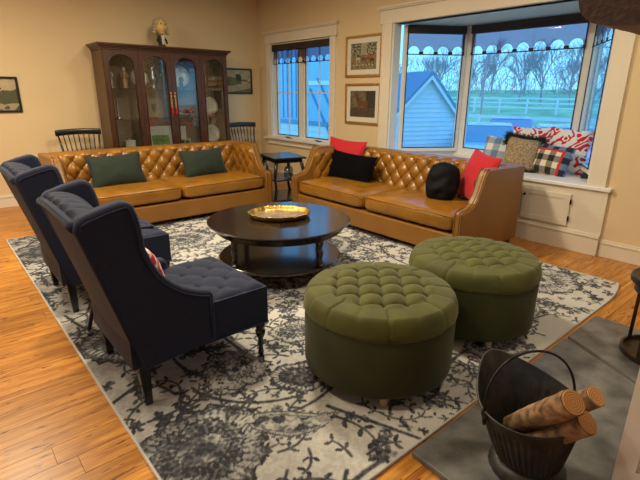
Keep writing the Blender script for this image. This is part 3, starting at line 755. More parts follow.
o, pts = pillow('black_pillow', 'black lumbar pillow with fringe leaning on the red square pillow', (3.84, 3.93, .565), .74, .37, .15, -PI / 2, -.34, BLKP, .03)
fm = MB()
for p in pts:
    if abs(abs(p[0]) - .36) < .03:
        for j in range(3): fm.tube([p, (p[0] + math.copysign(.018, p[0]), R_.uniform(-.01, .01), p[2] + R_.uniform(-.012, .012)), (p[0] + math.copysign(.03, p[0]), R_.uniform(-.012, .012), p[2] - R_.uniform(0, .025))], .002, 4)
fo = fm.build('fringe', BLKP, o, fix=False); fo['kind'] = 'stuff'
o, pts = pillow('red_pillow', 'red square pillow against the right arm of the bay sofa, nearest the bench', (3.97, 2.335, .665), .50, .48, .17, -2.10, -.34, REDP, .08)
MB().tube(pts, .005, 6, closed=True).build('piping', REDP, o, smooth=True)
o, pts = pillow('black_pillow', 'small rumpled black round pillow at the right of the bay sofa', (3.76, 2.57, .60), .25, .31, .22, -PI / 2 + .5, -.25, mat('black_satin', (.002, .002, .004), .75, spec=.2, bump=.4, bscale=24), .1, pin=-.28, amp=.035)
# ================================================================== OTTOMANS
def ottoman(label, loc, rz):
    t = thing('tufted_ottoman', label, 'ottoman', loc, rz, 'round olive velvet ottomans')
    MB().lathe([(.30, .055), (.372, .055), (.384, .062), (.388, .08), (.389, .35), (.382, .362), (.30, .362)], 72).build('body', OLIVE_SHADE, t, smooth=True, autosmooth=50)
    R1 = .255; p = .165; q = .150; NC = 16; Ro = .394; zt = .472; zs = .368
    def f(u, v):
        th = 2 * PI * u
        # v 0 centre .. .78 top outer .. 1 seam
        if v < .8: r = v / .8 * (Ro - .03); z0 = zt - .014 * (r / Ro) ** 2 - .012 * (r / Ro) ** 8
        else:
            s_ = (v - .8) / .2 * (PI / 2) * 1.12; r = Ro - .03 + .032 * math.sin(min(s_, PI / 2)) - (.010 * max(0, s_ - PI / 2) / .19); z0 = zs + (zt - .020 - zs) * (1 - ((v - .8) / .2) ** 1.9)
        x, y = r * math.cos(th), r * math.sin(th)
        A = x / p + y / q; B = x / p - y / q
        h1 = .036 * puff(A, B, .45) - .018 * dimple(A, B)
        cre = abs(math.sin(th * NC / 2)); wall = min(1, max(0, (r - R1) / .03))
        h2 = .004 + .020 * (cre ** .13) * (1 if v < .8 else 1 - (v - .8) / .2 * .75)
        k = min(1, max(0, (r - R1 + .012) / .045)); k = k * k * (3 - 2 * k)
        h = h1 * (1 - k) + h2 * k
        dz = h * (1 if v < .8 else (1 - (v - .8) / .2)); dr_ = .005 * (cre ** .13 - 1) * (v > .7)
        c, s_ = math.cos(th), math.sin(th)
        return (x + dr_ * c, y + dr_ * s_, z0 - .014 + dz)
    m = MB().grid(f, 280, 84, True); lid = m.build('lid', OLIVE, t, smooth=True)
    MB().lathe([(.385, .366), (.392, .363), (.394, .369), (.388, .373)], 72, caps=False).build('lid_piping', OLIVE_SHADE, lid, smooth=True)
    for k in range(-8, 9):
        for l in range(-8, 9):
            if (k + l) % 2: continue
            x, y = k * p / 2, l * q / 2
            if math.hypot(x, y) < R1 - .01:
                MB().ball((0, 0, 0), .011, .011, .007, 10, 6).build('button', OLIVE, lid, smooth=True, loc=(x, y, zt - .030 - .018 * (math.hypot(x, y) / Ro) ** 2 + .004))
    for a in (45, 135, 225, 315):
        MB().lathe([(.0, 0), (.018, 0), (.024, .058), (0, .058)], 20).build('foot', BIRCH, t, smooth=True, autosmooth=40, loc=(.33 * math.cos(math.radians(a)), .33 * math.sin(math.radians(a)), 0))
    return t
o1 = ottoman('round olive velvet tufted ottoman nearest the camera, left of the coal bucket', (1.645, 1.445, RZ), math.radians(4))
o2 = copy_tree(o1); relabel(o2, 'round olive velvet tufted ottoman beside the bay sofa, partly behind the nearer one'); o2.location = (2.478, 1.418, RZ); o2.rotation_euler.z = math.radians(9)

# ================================================================== COFFEE TABLE
ct = thing('coffee_table', 'round dark espresso coffee table with twisted legs and lower shelf', 'table', (2.075, 2.935, RZ), math.radians(-39))
zt = .455 - RZ
MB().lathe([(0, zt - .028), (.535, zt - .028), (.556, zt - .024), (.566, zt - .014), (.572, zt - .010), (.575, zt - .004), (.570, zt), (0, zt)], 96).build('table_top', TABLE, ct, smooth=True, autosmooth=35)
MB().lathe([(.49, zt - .075), (.505, zt - .078), (.515, zt - .070), (.515, zt - .030), (.49, zt - .030)], 80, caps=False).build('apron', TABLE, ct, smooth=True, autosmooth=35)
MB().lathe([(0, .125), (.485, .125), (.497, .133), (.497, .143), (.488, .150), (0, .150)], 80).build('shelf', TABLE, ct, smooth=True, autosmooth=35)
for k in range(4):
    a = PI / 4 + k * PI / 2; p_ = (.455 * math.cos(a), .455 * math.sin(a), 0)
    prof = [(.026, .15), (.030, .156), (.026, .162), (.020, .168)] + [(.0215, .17 + i * .0045) for i in range(38)] + [(.020, .345), (.029, .352), (.029, .362), (.031, .375)]
    g = MB().lathe(prof, 20, fn=lambda r, z, t_: r * (1 + (.22 * math.cos(2 * t_ - z * 75) if .17 <= z <= .342 else 0)))
    g.box(-.032, .032, -.032, .032, .362, zt - .03)
    leg = g.build('leg', TABLE, ct, smooth=True, autosmooth=40, loc=p_)
    MB().lathe([(.0, 0), (.020, 0), (.030, .012), (.034, .03), (.030, .05), (.018, .062), (.022, .072), (.032, .085), (.034, .105), (.028, .125), (0, .125)], 20).build('bun_foot', TABLE, leg, smooth=True)
# tray
tray = thing('gallery_tray', 'shaped brass tray with upright pierced rim on the coffee table', 'tray', (2.105, 2.975, .4555), math.radians(-35))
def wav(th): return .93 * (1 + .020 * math.cos(12 * th) + .012 * math.cos(24 * th))
def tf(u, v):
    th = 2 * PI * u; r = v * .218 * wav(th)
    return (r * math.cos(th) * 1.10, r * math.sin(th) * .90, .010 + .0025 * math.sin(v * 40) * (v > .55) * (v < .95))
MB().grid(tf, 96, 24, True).build('tray_face', SILV, tray, smooth=True)
def trf(u, v):
    th = 2 * PI * u; prof = [(.205, .002), (.222, .004), (.232, .014), (.240, .036), (.246, .040), (.243, .043), (.236, .038), (.227, .016), (.216, .010), (.205, .009)]
    i = min(int(v * 9.001), 9); r, z = prof[i]; w_ = wav(th) * (1 + (.012 * math.cos(48 * th) if i in (3, 4, 5, 6) else 0))
    return (r * w_ * math.cos(th) * 1.10, r * w_ * math.sin(th) * .90, z + (.003 * math.cos(48 * th) if i in (4, 5) else 0))
MB().grid(trf, 240, 10, True).build('rim', BRASS, tray, smooth=True)

# ================================================================== WINGBACK CHAIRS
def wing_chair(label, loc, rz):
    t = thing('wingback_chair', label, 'armchair', loc, rz, 'navy tufted wingback chairs')
    # local: faces +x, near side at -y ; chair 1 origin world (.60, 2.20)
    hw = .315; dx = -.60
    prof = [(.565, .195), (.470, .545), (.368, .905), (.372, .940), (.400, .960), (.475, .984), (.545, 1.000), (.578, 1.000), (.602, .976), (.616, .93), (.625, .88), (.633, .787), (.655, .72), (.682, .665), (.712, .625), (.745, .592), (.785, .560), (.828, .536), (.872, .517), (.92, .503), (.938, .488), (.940, .261), (.938, .225)]
    prof = [(x + dx, z - RZ) for x, z in prof]
    n = len(prof)
    for sy in (-1, 1):
        pm_ = MB()
        # thick padded panel, wing flares slightly outwards towards the top front
        def fl_(p): 
            z = p[1]; return .035 * max(0, (z - .5) / .45)
        outer = [(p[0], sy * (hw + fl_(p) * .6), p[1]) for p in prof]; cxm = sum(p[0] for p in prof) / n; czm = sum(p[1] for p in prof) / n
        inner = [(p[0] + (cxm - p[0]) * .0, sy * (hw + fl_(p) * .6 - .075), p[1]) for p in prof]
        vs = outer + inner; fs = [tuple(range(n)), tuple(range(2 * n - 1, n - 1, -1))] + [(i, i + n, (i + 1) % n + n, (i + 1) % n) for i in range(n)]
        pm_.add(vs, fs); side = pm_.build('side_wing', NAVY, t, bevel=.02)
        side.modifiers['bevel'].segments = 4; side.data.polygons.foreach_set('use_smooth', [True] * len(side.data.polygons)); side.data.set_sharp_from_angle(angle=math.radians(85))
        pts = [(p[0] + .0, sy * (hw + fl_(p) * .6 - .003) + sy * .006, p[1]) for p in prof]
        def shrink(p, d):
            return (p[0] + (cxm - p[0]) * d, p[1], p[2] + (czm - p[2]) * d * .8)
        pp = []
        for i in range(2, n - 1):
            a = prof[i - 1]; b = prof[i + 1]; tx, tz = b[0] - a[0], b[1] - a[1]; L = math.hypot(tx, tz); nx_, nz_ = tz / L, -tx / L
            cx_, cz_ = prof[i][0], prof[i][1]
            pp.append((cx_ + nx_ * .026, sy * (hw + fl_(prof[i]) * .6 + .001), cz_ + nz_ * .026))
        MB().tube(pp, .0042, 6).build('piping', NAVYP, side, smooth=True)
    # back: curved inner surface with vertical channels + outer back panel
    zb = lambda v: .183 + v * (.925 - .183)
    def xr(z): return -.035 - (z - .183) * .268       # outer back plane
    def ob(u, v):
        y = (-1 + 2 * u) * (hw - .005); z = zb(v) + (.022 * math.cos((2 * u - 1) * PI / 2) * v); return (xr(z) - .010 * math.cos((2 * u - 1) * PI / 2), y, z)
    def ib(u, v):
        s_ = 2 * u - 1; y = s_ * (hw - .035); z = .36 + v * (.915 - .36)
        ch = abs(math.sin(PI * (s_ * 2.5 + .5))) ** .5
        x = xr(z) + .150 + .05 * s_ * s_ + .020 * ch
        if v > .66:
            k = (v - .66) / .34; zq = .36 + .66 * .555; a_ = k * PI * .62
            x = xr(zq) - .268 * 0 + .150 + .05 * s_ * s_ * (1 - k) + .020 * ch - (.150 + .035) * (1 - math.cos(a_)) / (1 - math.cos(PI * .62)) - (.21) * .268 * k + (.016 * (k > .9))
            z = zq + (.945 - zq) * math.sin(min(a_, PI / 2)) ** .85 - (.045 * (k - .806) / .194 if k > .806 else 0) + .016 * math.cos(s_ * PI / 2) * k + .010 * ch * math.sin(k * PI)
        return (x, y, z)
    bk = MB().grid(ob, 24, 24).build('outer_back', NAVY, t, smooth=True)
    MB().grid(ib, 90, 60).build('inner_back', NAVY, t, smooth=True)
    MB().tube([(xr(.925) + .008 - .010 * math.cos(s_ * PI / 2), s_ * (hw - .01), .905 + .022 * math.cos(s_ * PI / 2)) for s_ in [i / 8 - 1 for i in range(17)]], .020, 12).build('top_roll', NAVY, t, smooth=True)
    # seat: tufted cushion block
    x0, x1, hy = .10 - .18, .660, hw - .012
    def st(u, v):
        x = x0 + u * (x1 - x0); y = (-1 + 2 * v) * hy; A = (x - .1) / .17 + y / .19; B = (x - .1) / .17 - y / .19
        e = min(1, 9 * min(1 - u, v, 1 - v)); er = max(0, 1 - min(1 - u, v, 1 - v) * 16)
        return (x - er * er * .006, y * (1 - .0 * er), .432 + (.016 * puff(A, B, .6) - .022 * dimple(A, B)) * e - .030 * er * er)
    seat = MB().grid(st, 66, 62)
    pl = [(x0, -hy), (x1 - .006, -hy), (x1 - .006, hy), (x0, hy)]
    seat.prism(pl, .205, .418, 'z')
    so = seat.build('seat', NAVY, t, smooth=True, autosmooth=60, bevel=0)
    for k in range(-2, 8):
        for l in range(-4, 5):
            x, y = .1 + k * .085, l * .095
            if (k + l) % 2 or not (.0 < x < x1 - .08) or abs(y) > hy - .07: continue
            MB().ball((0, 0, 0), .010, .010, .006, 10, 6).build('button', NAVYP, so, smooth=True, loc=(x, y, .416))
    MB().tube([(x1 - .004, -hy, .212), (x1 - .004, hy, .212)], .004, 6).tube([(.34, -hy - .003, .212), (x1 - .004, -hy - .003, .212)], .004, 6).build('piping', NAVYP, so, smooth=True)
    for sy in (-1, 1):
        MB().lathe([(0, 0), (.014, 0), (.017, .012), (.013, .03), (.012, .05), (.020, .066), (.014, .082), (.015, .10), (.027, .130), (.029, .150), (.018, .160), (.026, .168), (.028, .205), (0, .205)], 20).build('turned_leg', BLKW, t, smooth=True, loc=(x1 - .035, sy * (hw - .05), 0))
        g = MB(); top = (-.03, sy * (hw - .035), .20); bot = (-.075 + .068, sy * (hw - .025), 0)
        vs = [(top[0] + a * .028, top[1] + b * .026, .215) for a in (-1, 1) for b in (-1, 1)] + [(bot[0] - .02 + a * .017, bot[1] + b * .016, 0) for a in (-1, 1) for b in (-1, 1)]
        g.add(vs, [(0, 1, 3, 2), (4, 6, 7, 5), (0, 4, 5, 1), (2, 3, 7, 6), (0, 2, 6, 4), (1, 5, 7, 3)]); g.build('rear_leg', BLKW, t, bevel=.004)
    return t
c1 = wing_chair('navy tufted wingback chair nearest the camera, floral pillow on its seat', (.60, 2.205, RZ), 0)
c2 = copy_tree(c1); relabel(c2, 'navy tufted wingback chair behind the nearer one, remote on its seat'); c2.location = (.585, 3.46, RZ)
FLOR = attr_mat('red_floral_fabric', .85, bump=.2)
def floral(co):
    n_ = noise.noise(Vector((co.x * 16, 3, co.z * 16))); return (.55, .02, .05) if n_ > .02 else ((.75, .7, .66) if n_ > -.25 else (.30, .02, .04))
pillow('floral_pillow', 'red and white floral pillow on the nearer wingback chair', (.705, 2.12, .585), .36, .32, .12, PI / 2, -.28, FLOR, .03, paintfn=floral)
rc = thing('remote_control', 'small black remote control on the seat of the far wingback chair', 'remote', (1.12, 3.33, .452), math.radians(-18))
MB().box(-.07, .07, -.02, .02, .0, .016).build('case', BLKW, rc, bevel=.004); MB().box(-.05, .05, -.012, .012, .016, .018).build('keypad', NAVYP, rc)
# small side table between the two chairs
stb = thing('side_table', 'small black side table half hidden between the wingback chairs', 'table', (.73, 2.86, RZ), 0)
MB().lathe([(0, .44), (.17, .44), (.178, .45), (.17, .46), (0, .46)], 40).build('table_top', BLKT, stb, smooth=True, autosmooth=40)
for sx, sy in ((-1, -.5), (1, -.5), (0, 1)):
    lg_ = MB().tube([(sx * .09, sy * .08, .445), (sx * .12, sy * .12, .25), (sx * .19, sy * .16, .03)], [.018, .014, .012], 10).build('leg', BLKT, stb, smooth=True)
    MB().lathe([(0, 0), (.013, 0), (.016, .034), (0, .034)], 14, c=(sx * .192, sy * .161, 0)).build('metal_cap', mat('blue_glint_cap', (.35, .42, .55), .2, 1.), lg_, smooth=True)  # blue glint at the foot is put into the cap's metal colour

# ================================================================== DISPLAY CABINET
cab = thing('display_cabinet', 'tall dark walnut display cabinet with four arched glass doors', 'cabinet', (2.80, 6.50, 0), 0)
CW, CD = .885, .43
MB().box(-CW - .03, CW + .03, -.03, CD, 0, .08).box(-CW - .01, CW + .01, -.01, CD, .08, .62).box(-CW - .03, CW + .03, -.035, CD, .60, .635).build('base_cabinet', CAB, cab, bevel=.004)
for i in range(4):
    x = -CW + .03 + i * .445; d_ = MB().box(x, x + .405, -.028, -.010, .12, .58).box(x + .05, x + .355, -.034, -.026, .17, .53).build('base_door', CAB, cab, bevel=.003)
    MB().ball((x + (.37 if i % 2 == 0 else .035), -.045, .40), .012, .012, .012, 10, 8).build('knob', NAIL, d_, smooth=True)
# hull: sides, back, top
for sx in (-1, 1): MB().box(min(sx * CW, sx * (CW - .022)), max(sx * CW, sx * (CW - .022)), 0, CD, .635, 1.955).build('side_panel', CABS, cab)
MB().box(-CW + .022, CW - .022, CD - .02, CD - .005, .635, 1.955).build('back_panel', CABIN, cab)
MB().box(-CW, CW, 0, CD, 1.93, 1.955).build('top_panel', CAB, cab)
cm = MB()
for d_, z0, z1 in ((.012, 1.935, 1.955), (.024, 1.955, 1.972), (.042, 1.972, 1.988), (.058, 1.988, 2.012)): cm.box(-CW - d_, CW + d_, -d_, CD, z0, z1)
cm.build('cornice', CAB, cab, bevel=.005)
for z in (1.06, 1.46): MB().box(-CW + .023, CW - .023, .04, CD - .022, z, z + .01).build('shelf', CGLASS, cab)
for i in range(4):
    x0 = -CW + .008 + i * (2 * CW - .016) / 4; x1 = x0 + (2 * CW - .016) / 4 - .003; z0, z1 = .645, 1.93; st_ = .058; cx = (x0 + x1) / 2; rw = (x1 - x0) / 2 - st_; zc = z1 - .045 - rw * .85
    m = MB(); N = 16
    m.box(x0, x0 + st_, -.022, 0, z0, z1).box(x1 - st_, x1, -.022, 0, z0, z1).box(x0 + st_, x1 - st_, -.022, 0, z0, z0 + .06)
    arc = [(cx + rw * math.cos(PI - PI * k / N), zc + rw * .85 * math.sin(PI * k / N)) for k in range(N + 1)]
    for k in range(N):
        a, b = arc[k], arc[k + 1]; vs = [(p[0], y, z) for y in (-.022, 0) for p, z in ((a, a[1]), (b, b[1]), (b, z1), (a, z1))]
        m.add(vs, [(0, 1, 2, 3), (7, 6, 5, 4), (0, 4, 5, 1), (1, 5, 6, 2), (2, 6, 7, 3), (3, 7, 4, 0)])
    dd = m.build('glass_door', CAB, cab)
    MB().tube([(cx - rw, -.024, z0 + .06), (cx - rw, -.024, zc)] + [(p[0], -.024, p[1]) for p in arc] + [(cx + rw, -.024, z0 + .06)], .006, 6).build('door_moulding', CAB, dd, smooth=True)
    MB().box(x0 + st_ - .01, x1 - st_ + .01, -.012, -.009, z0 + .05, z1 - .03).build('glass_pane', CGLASS, dd)
    # leaded arch tracery
    tm = MB().tube([(cx - rw, -.010, zc - .02), (cx, -.010, zc + rw * .35), (cx + rw, -.010, zc - .02)], .003, 6).tube([(cx, -.010, zc + rw * .35), (cx, -.010, zc + rw * .85)], .003, 6).tube([(cx - rw * .5, -.010, zc + rw * .72), (cx, -.010, zc + rw * .35), (cx + rw * .5, -.010, zc + rw * .72)], .003, 6)
    tm.build('leaded_bar', NAIL, dd)
    if i in (1, 2):
        hx = (x1 - .028) if i == 1 else (x0 + .028)
        hm_ = MB().box(hx - .010, hx + .010, -.027, -.022, 1.20, 1.42)
        for zz in (1.22, 1.26, 1.31, 1.36, 1.40): hm_.ball((hx, -.032, zz), .012, .008, .014, 10, 6)
        hm_.build('handle', BRASS, dd, smooth=True, autosmooth=40)
        tg = tag(MB().lathe([(0, 0), (.016, .0), (.014, .06), (.007, .075), (.011, .085), (.009, .10), (.002, .108), (.002, .15)], 12).build('tassel', REDP, None, smooth=True), 'red tassel hanging from the %s centre handle of the display cabinet' % ('left' if i == 1 else 'right'), 'tassel')
        tg.location = (2.80 + hx, 6.50 - .040, 1.11)
# things inside the cabinet
CREAM = mat('cream_ceramic', (.62, .56, .45), .3, coat=.4); SLV = mat('silver_plate', (.72, .72, .72), .18, 1.); REDC = mat('red_ceramic', (.5, .04, .03), .3)
BLUEW = attr_mat('blue_white_ceramic', .25)
def cabx(x, z, y=6.66): return (x, y, z)
F0, F1, F2 = .636, 1.071, 1.471
def candlestick(loc, label, h=.3, m_=None, cat='candlestick', grp=None):
    o = MB().lathe([(0, 0), (.045, 0), (.045, .01), (.018, .025), (.011, .06), (.017, .09), (.010, .13), (.014, .18), (.009, .24), (.022, h - .03), (.024, h - .02), (.012, h - .018), (.012, h)], 20).build('candlestick', m_ or SLV, smooth=True)
    o.location = loc; return tag(o, label, cat, grp)
def figurine(loc, label, h, colr, rz=0):
    t = thing('figurine', label, 'figurine', loc, rz)
    MB().lathe([(0, 0), (h * .16, 0), (h * .17, h * .03), (h * .10, h * .10), (h * .15, h * .3), (h * .07, h * .52), (h * .12, h * .68), (h * .09, h * .78), (h * .03, h * .82), (0, h * .83)], 18).build('robe', colr, t, smooth=True)
    MB().ball((0, 0, h * .9), h * .075, h * .075, h * .095, 14, 10).build('head', CREAM, t, smooth=True)
    MB().tube([(-h * .11, 0, h * .72), (-h * .17, -h * .05, h * .55), (-h * .05, -h * .13, h * .5)], h * .03, 8).tube([(h * .11, 0, h * .72), (h * .17, -h * .05, h * .55), (h * .05, -h * .13, h * .5)], h * .03, 8).build('arm', colr, t, smooth=True)
    return t
def plate(loc, label, r, m_, lean=.25):
    o = MB().lathe([(0, .004), (r * .6, .004), (r * .68, .010), (r, .022), (r, .026), (r * .66, .015), (r * .6, .009), (0, .009)], 40).build('plate', m_, smooth=True)
    o.matrix_world = Matrix.Translation(loc) @ Matrix.Rotation(PI / 2 - lean, 4, 'X') @ Matrix.Translation((0, 0, 0)); return tag(o, label, 'plate')
candlestick(cabx(2.08, F1), 'silver candlestick on the middle shelf behind the left cabinet door', .30)
candlestick(cabx(2.00, F0), 'short silver candlestick on the bottom of the cabinet, left door', .22)
figurine(cabx(2.02, F2), 'cream robed figurine on the top shelf behind the left cabinet door', .28, CREAM)
figurine(cabx(2.22, F2), 'brown robed figurine on the top shelf, left door', .27, mat('brown_glaze', (.28, .14, .07), .35))
b_ = thing('ceramic_box', 'cream ceramic box with lid on the cabinet floor, left door', 'box', cabx(2.2, F0, 6.7)); MB().box(-.07, .07, -.05, .05, 0, .12).build('body', CREAM, b_, bevel=.01); MB().box(-.075, .075, -.055, .055, .12, .14).ball((0, 0, .15), .015, .015, .015, 10, 8).build('lid', CREAM, b_, bevel=.006)
def pitcher(loc, label, s=1., m_=SLV, rz=0):
    t = thing('pitcher', label, 'pitcher', loc, rz)
    MB().lathe([(0, 0), (.05 * s, 0), (.055 * s, .01 * s), (.03 * s, .03 * s), (.075 * s, .10 * s), (.08 * s, .14 * s), (.045 * s, .22 * s), (.04 * s, .25 * s), (.06 * s, .30 * s), (.055 * s, .30 * s), (.035 * s, .25 * s)], 28, caps=False).build('body', m_, t, smooth=True)
    MB().tube([(.05 * s, 0, .27 * s), (.12 * s, 0, .27 * s), (.135 * s, 0, .2 * s), (.075 * s, 0, .12 * s)], .009 * s, 8).build('handle', m_, t, smooth=True); return t
pitcher(cabx(2.60, F2), 'silver pitcher on the top shelf behind the second cabinet door', .95, mat('pewter', (.25, .28, .30), .25, 1.))
plate(cabx(2.44, F2 + .13, 6.75), 'pale plate standing on the top shelf, second door', .12, CREAM)
plate(cabx(3.03, F2 + .17, 6.78), 'white round plate standing on the top shelf, third door', .16, CREAM)
figurine(cabx(3.0, F2, 6.62), 'dark small figurine before the white plate on the top shelf', .2, mat('dark_glaze', (.05, .05, .06), .3))
for i, x in enumerate((2.36, 2.47, 2.60)):
    o = MB().lathe([(0, 0), (.03, 0), (.004, .012), (.004, .07), (.028, .10), (.034, .15), (.030, .19), (.028, .19), (.030, .15), (.024, .10), (0, .09)], 18).build('goblet', JGLASS, smooth=True); o.location = cabx(x, F1, 6.62 + i * .05)
    tag(o, 'clear stemmed goblet on the cabinet middle shelf, %s of the three' % ('leftmost', 'middle one', 'rightmost')[i], 'goblet', 'goblets in the cabinet')
# framed landscape leaning inside
def canvas(name_, parent, w_, h_, fn, nx=120, ny=90, m_=None, mtx=None):
    g = MB().grid(lambda u, v: ((u - .5) * w_, 0, (v - .5) * h_), nx, ny)
    o = g.build(name_, m_ or PAINTM, parent, fix=False)
    me = o.data; a = me.attributes.new('paint', 'FLOAT_COLOR', 'POINT'); buf = []
    for j in range(ny):
        for i in range(nx): buf += [*fn(i / (nx - 1), j / (ny - 1)), 1.]
    a.data.foreach_set('color', buf)
    return o
PAINTM = attr_mat('painted_canvas', .6)
PICGL = glass_mat('picture_glass', (1, 1, 1), .6)
def picture(name_, label, loc, rz, w_, h_, fw_, fm_, mat_w, fn, lean=0., deep=.022, matc=None):
    t = thing(name_, label, 'picture', loc, rz)
    t.rotation_euler = (lean, 0, rz)
    m = MB(); W, H = w_ / 2, h_ / 2
    m.box(-W, W, -deep, 0, H - fw_, H).box(-W, W, -deep, 0, -H, -H + fw_).box(-W, -W + fw_, -deep, 0, -H + fw_, H - fw_).box(W - fw_, W, -deep, 0, -H + fw_, H - fw_)
    m.build('frame', fm_, t, bevel=.004)
    if mat_w:
        m = MB(); a, b = W - fw_, H - fw_
        m.box(-a, a, -.010, -.004, b - mat_w, b).box(-a, a, -.010, -.004, -b, -b + mat_w).box(-a, -a + mat_w, -.010, -.004, -b + mat_w, b - mat_w).box(a - mat_w, a, -.010, -.004, -b + mat_w, b - mat_w)
        m.build('mount', matc, t)
    c = canvas('print', t, w_ - 2 * fw_ - 2 * mat_w + .002, h_ - 2 * fw_ - 2 * mat_w + .002, fn); c.location.y = -.003
    MB().box(-W + fw_, W - fw_, -.002, 0, -H + fw_, H - fw_).build('backing', CABIN, t)
    return t
def nz(x, y, s=1.): return noise.noise(Vector((x * 6 * s, y * 6 * s, s)))
def land_green(u, v):
    if v > .62: return (.45, .47, .42)
    g = nz(u, v, 1.4); return (.16 + .1 * g, .22 + .1 * g, .06)
def land_rural(u, v):
    g = nz(u, v, 1.5); hz = .60 + .1 * math.sin(u * 5)
    sky = (.36 + .1 * g, .33 + .08 * g, .20)
    if v > hz: c = sky
    else: c = (.11 + .05 * g, .13 + .05 * g, .045)
    if .55 < u < .72 and .40 < v < .82 and (u - .63) ** 2 / .008 + (v - .64) ** 2 / .03 < 1 + g: c = (.030, .045, .018)
    if .72 < u < .90 and .40 < v < .58: c = (.40, .34, .25) if v < .49 else (.17, .08, .04)
    if v < .30 + .25 * (u - .4) and v > .05 + .3 * (u - .5): c = (.34 + .08 * g, .28 + .05 * g, .16)
    if u < .35 and .35 < v < .62 + .2 * g: c = (.05, .065, .025)
    return c
def land_tree(u, v):
    g = nz(u, v, 1.6); hz = .42 + .08 * u
    c = (.45 + .1 * g, .36 + .08 * g, .22) if v > hz else (.16 + .08 * g, .15 + .06 * g, .06)
    if ((u - .55) / .17) ** 2 + ((v - .62) / .22) ** 2 < 1 + 1.2 * g: c = (.05, .05, .025)
    if abs(u - .58) < .015 and .35 < v < .6: c = (.03, .02, .015)
    if u > .68 and v < .62 + .25 * (u - .7) + .1 * g: c = (.07, .075, .03)
    if v < .22 and g > 0: c = (.34, .28, .18)
    return c
def hunt(u, v):
    g = nz(u, v, 2.2); c = (.30 + .1 * g, .28 + .1 * g, .20) if v > .55 else (.20 + .12 * g, .15 + .08 * g, .07)
    if v > .45 + .2 * abs(u - .5) and (nz(u + 5, v, 3.) > .0) and abs(u - .5) > .12: c = (.06, .055, .03)
    for (a, b, col) in ((.28, .42, (.42, .36, .28)), (.5, .40, (.12, .05, .03)), (.68, .42, (.17, .07, .04)), (.82, .36, (.05, .03, .02))):
        if ((u - a) / .085) ** 2 + ((v - b) / .06) ** 2 < 1 or (abs(abs(u - a) - .06) < .012 and b - .17 < v < b): c = col
        if ((u - a) / .03) ** 2 + ((v - b - .11) / .07) ** 2 < 1: c = (.40, .05, .03) if a > .4 else (.05, .04, .04)
    for k in range(7):
        a = .12 + k * .12; 
        if ((u - a) / .03) ** 2 + ((v - .16 - .03 * (k % 2)) / .025) ** 2 < 1: c = (.50, .44, .34)
    return c
def horse(u, v):
    g = nz(u, v, 1.3); c = (.13 + .08 * g, .10 + .06 * g, .055) if v > .34 else (.07 + .03 * g, .045, .025)
    if u > .62 and v > .35: c = (.035, .030, .022)
    H_ = (.12, .050, .022)
    e = lambda a, b, ra, rb: ((u - a) / ra) ** 2 + ((v - b) / rb) ** 2 < 1
    if e(.50, .52, .20, .10) or e(.63, .53, .10, .11) or e(.37, .55, .09, .11): c = H_
    # neck and head
    for i in range(9):
        t_ = i / 8; 
        if e(.35 - .13 * t_, .60 + .20 * t_, .075 - .03 * t_, .06): c = H_
    for i in range(5):
        t_ = i / 4
        if e(.22 - .07 * t_, .82 - .07 * t_, .035 - .01 * t_, .035): c = H_
    if abs(u - .31 + .1 * (v - .7)) < .018 and .62 < v < .86: c = (.03, .015, .01)
    for a in (.34, .41, .60, .67):
        if abs(u - a - .02 * math.sin(v * 14)) < .024 and .16 < v < .5: c = H_ if v > .22 else (.03, .02, .015)
    if abs(u - .735 - .02 * math.sin(v * 9)) < .016 and .28 < v < .56: c = (.04, .02, .015)
    if v < .18 and abs(u - .5) < .3 and c[0] < .2 and g > 0: c = (.08, .05, .03)
    return c
GOLDF = mat('gold_leaf_frame', (.50, .27, .06), .35, .55, var=.2, vscale=30)
DKF = mat('dark_frame', (.035, .025, .018), .4); BKF = mat('black_frame', (.008, .007, .006), .35)
MATW = mat('cream_mount', (.66, .62, .52), .8)
picture('framed_picture', 'small framed green landscape leaning inside the cabinet, second door', (2.63, 6.66, F0 + .165), 0, .34, .30, .02, mat('white_frame', (.6, .58, .52), .5), .02, land_green, -.14, matc=MATW)
wm = thing('white_chair_figure', 'miniature white chair figure on the cabinet floor, third door', 'figurine', cabx(3.02, F0, 6.68), .3)
MB().box(-.06, .06, -.05, .05, .10, .12).build('seat', CREAM, wm); MB().box(-.06, .06, .04, .055, .12, .30).build('backrest', CREAM, wm)
for a in (-1, 1):
    for b in (-1, 1): MB().box(a * .05 - .008, a * .05 + .008, b * .04 - .008, b * .04 + .008, 0, .10).build('leg', CREAM, wm)
fl_t = thing('flower_arrangement', 'low red and purple flower arrangement on the middle shelf, third door', 'flowers', cabx(3.03, F1 - .0, 6.66))
MB().lathe([(0, 0), (.05, 0), (.10, .04), (.11, .05), (.09, .05), (0, .03)], 20).build('bowl', CREAM, fl_t, smooth=True)
for k in range(26):
    a = R_.random() * 2 * PI; r = R_.random() ** .5 * .15; MB().ball((0, 0, 0), .022, .022, .018, 8, 6).build('bloom', (REDC, mat('mauve_petal', (.30, .05, .18), .7), mat('green_leaf', (.03, .09, .03), .6))[k % 3], fl_t, smooth=True, loc=(r * math.cos(a), r * .5 * math.sin(a), .065 + R_.random() * .04))
def cup(loc, label, m_):
    t = thing('teacup', label, 'cup', loc, 0)
    MB().lathe([(0, 0), (.03, 0), (.05, .05), (.055, .09), (.051, .09), (.045, .05), (.026, .01), (0, .01)], 24).build('bowl', m_, t, smooth=True)
    MB().tube([(.05, 0, .075), (.08, 0, .07), (.08, 0, .04), (.047, 0, .03)], .006, 8).build('handle', m_, t, smooth=True)
    MB().lathe([(0, -.010), (.05, -.010), (.085, .004), (.083, .008), (.045, -.002), (0, -.002)], 28).build('saucer', REDC, t, smooth=True)
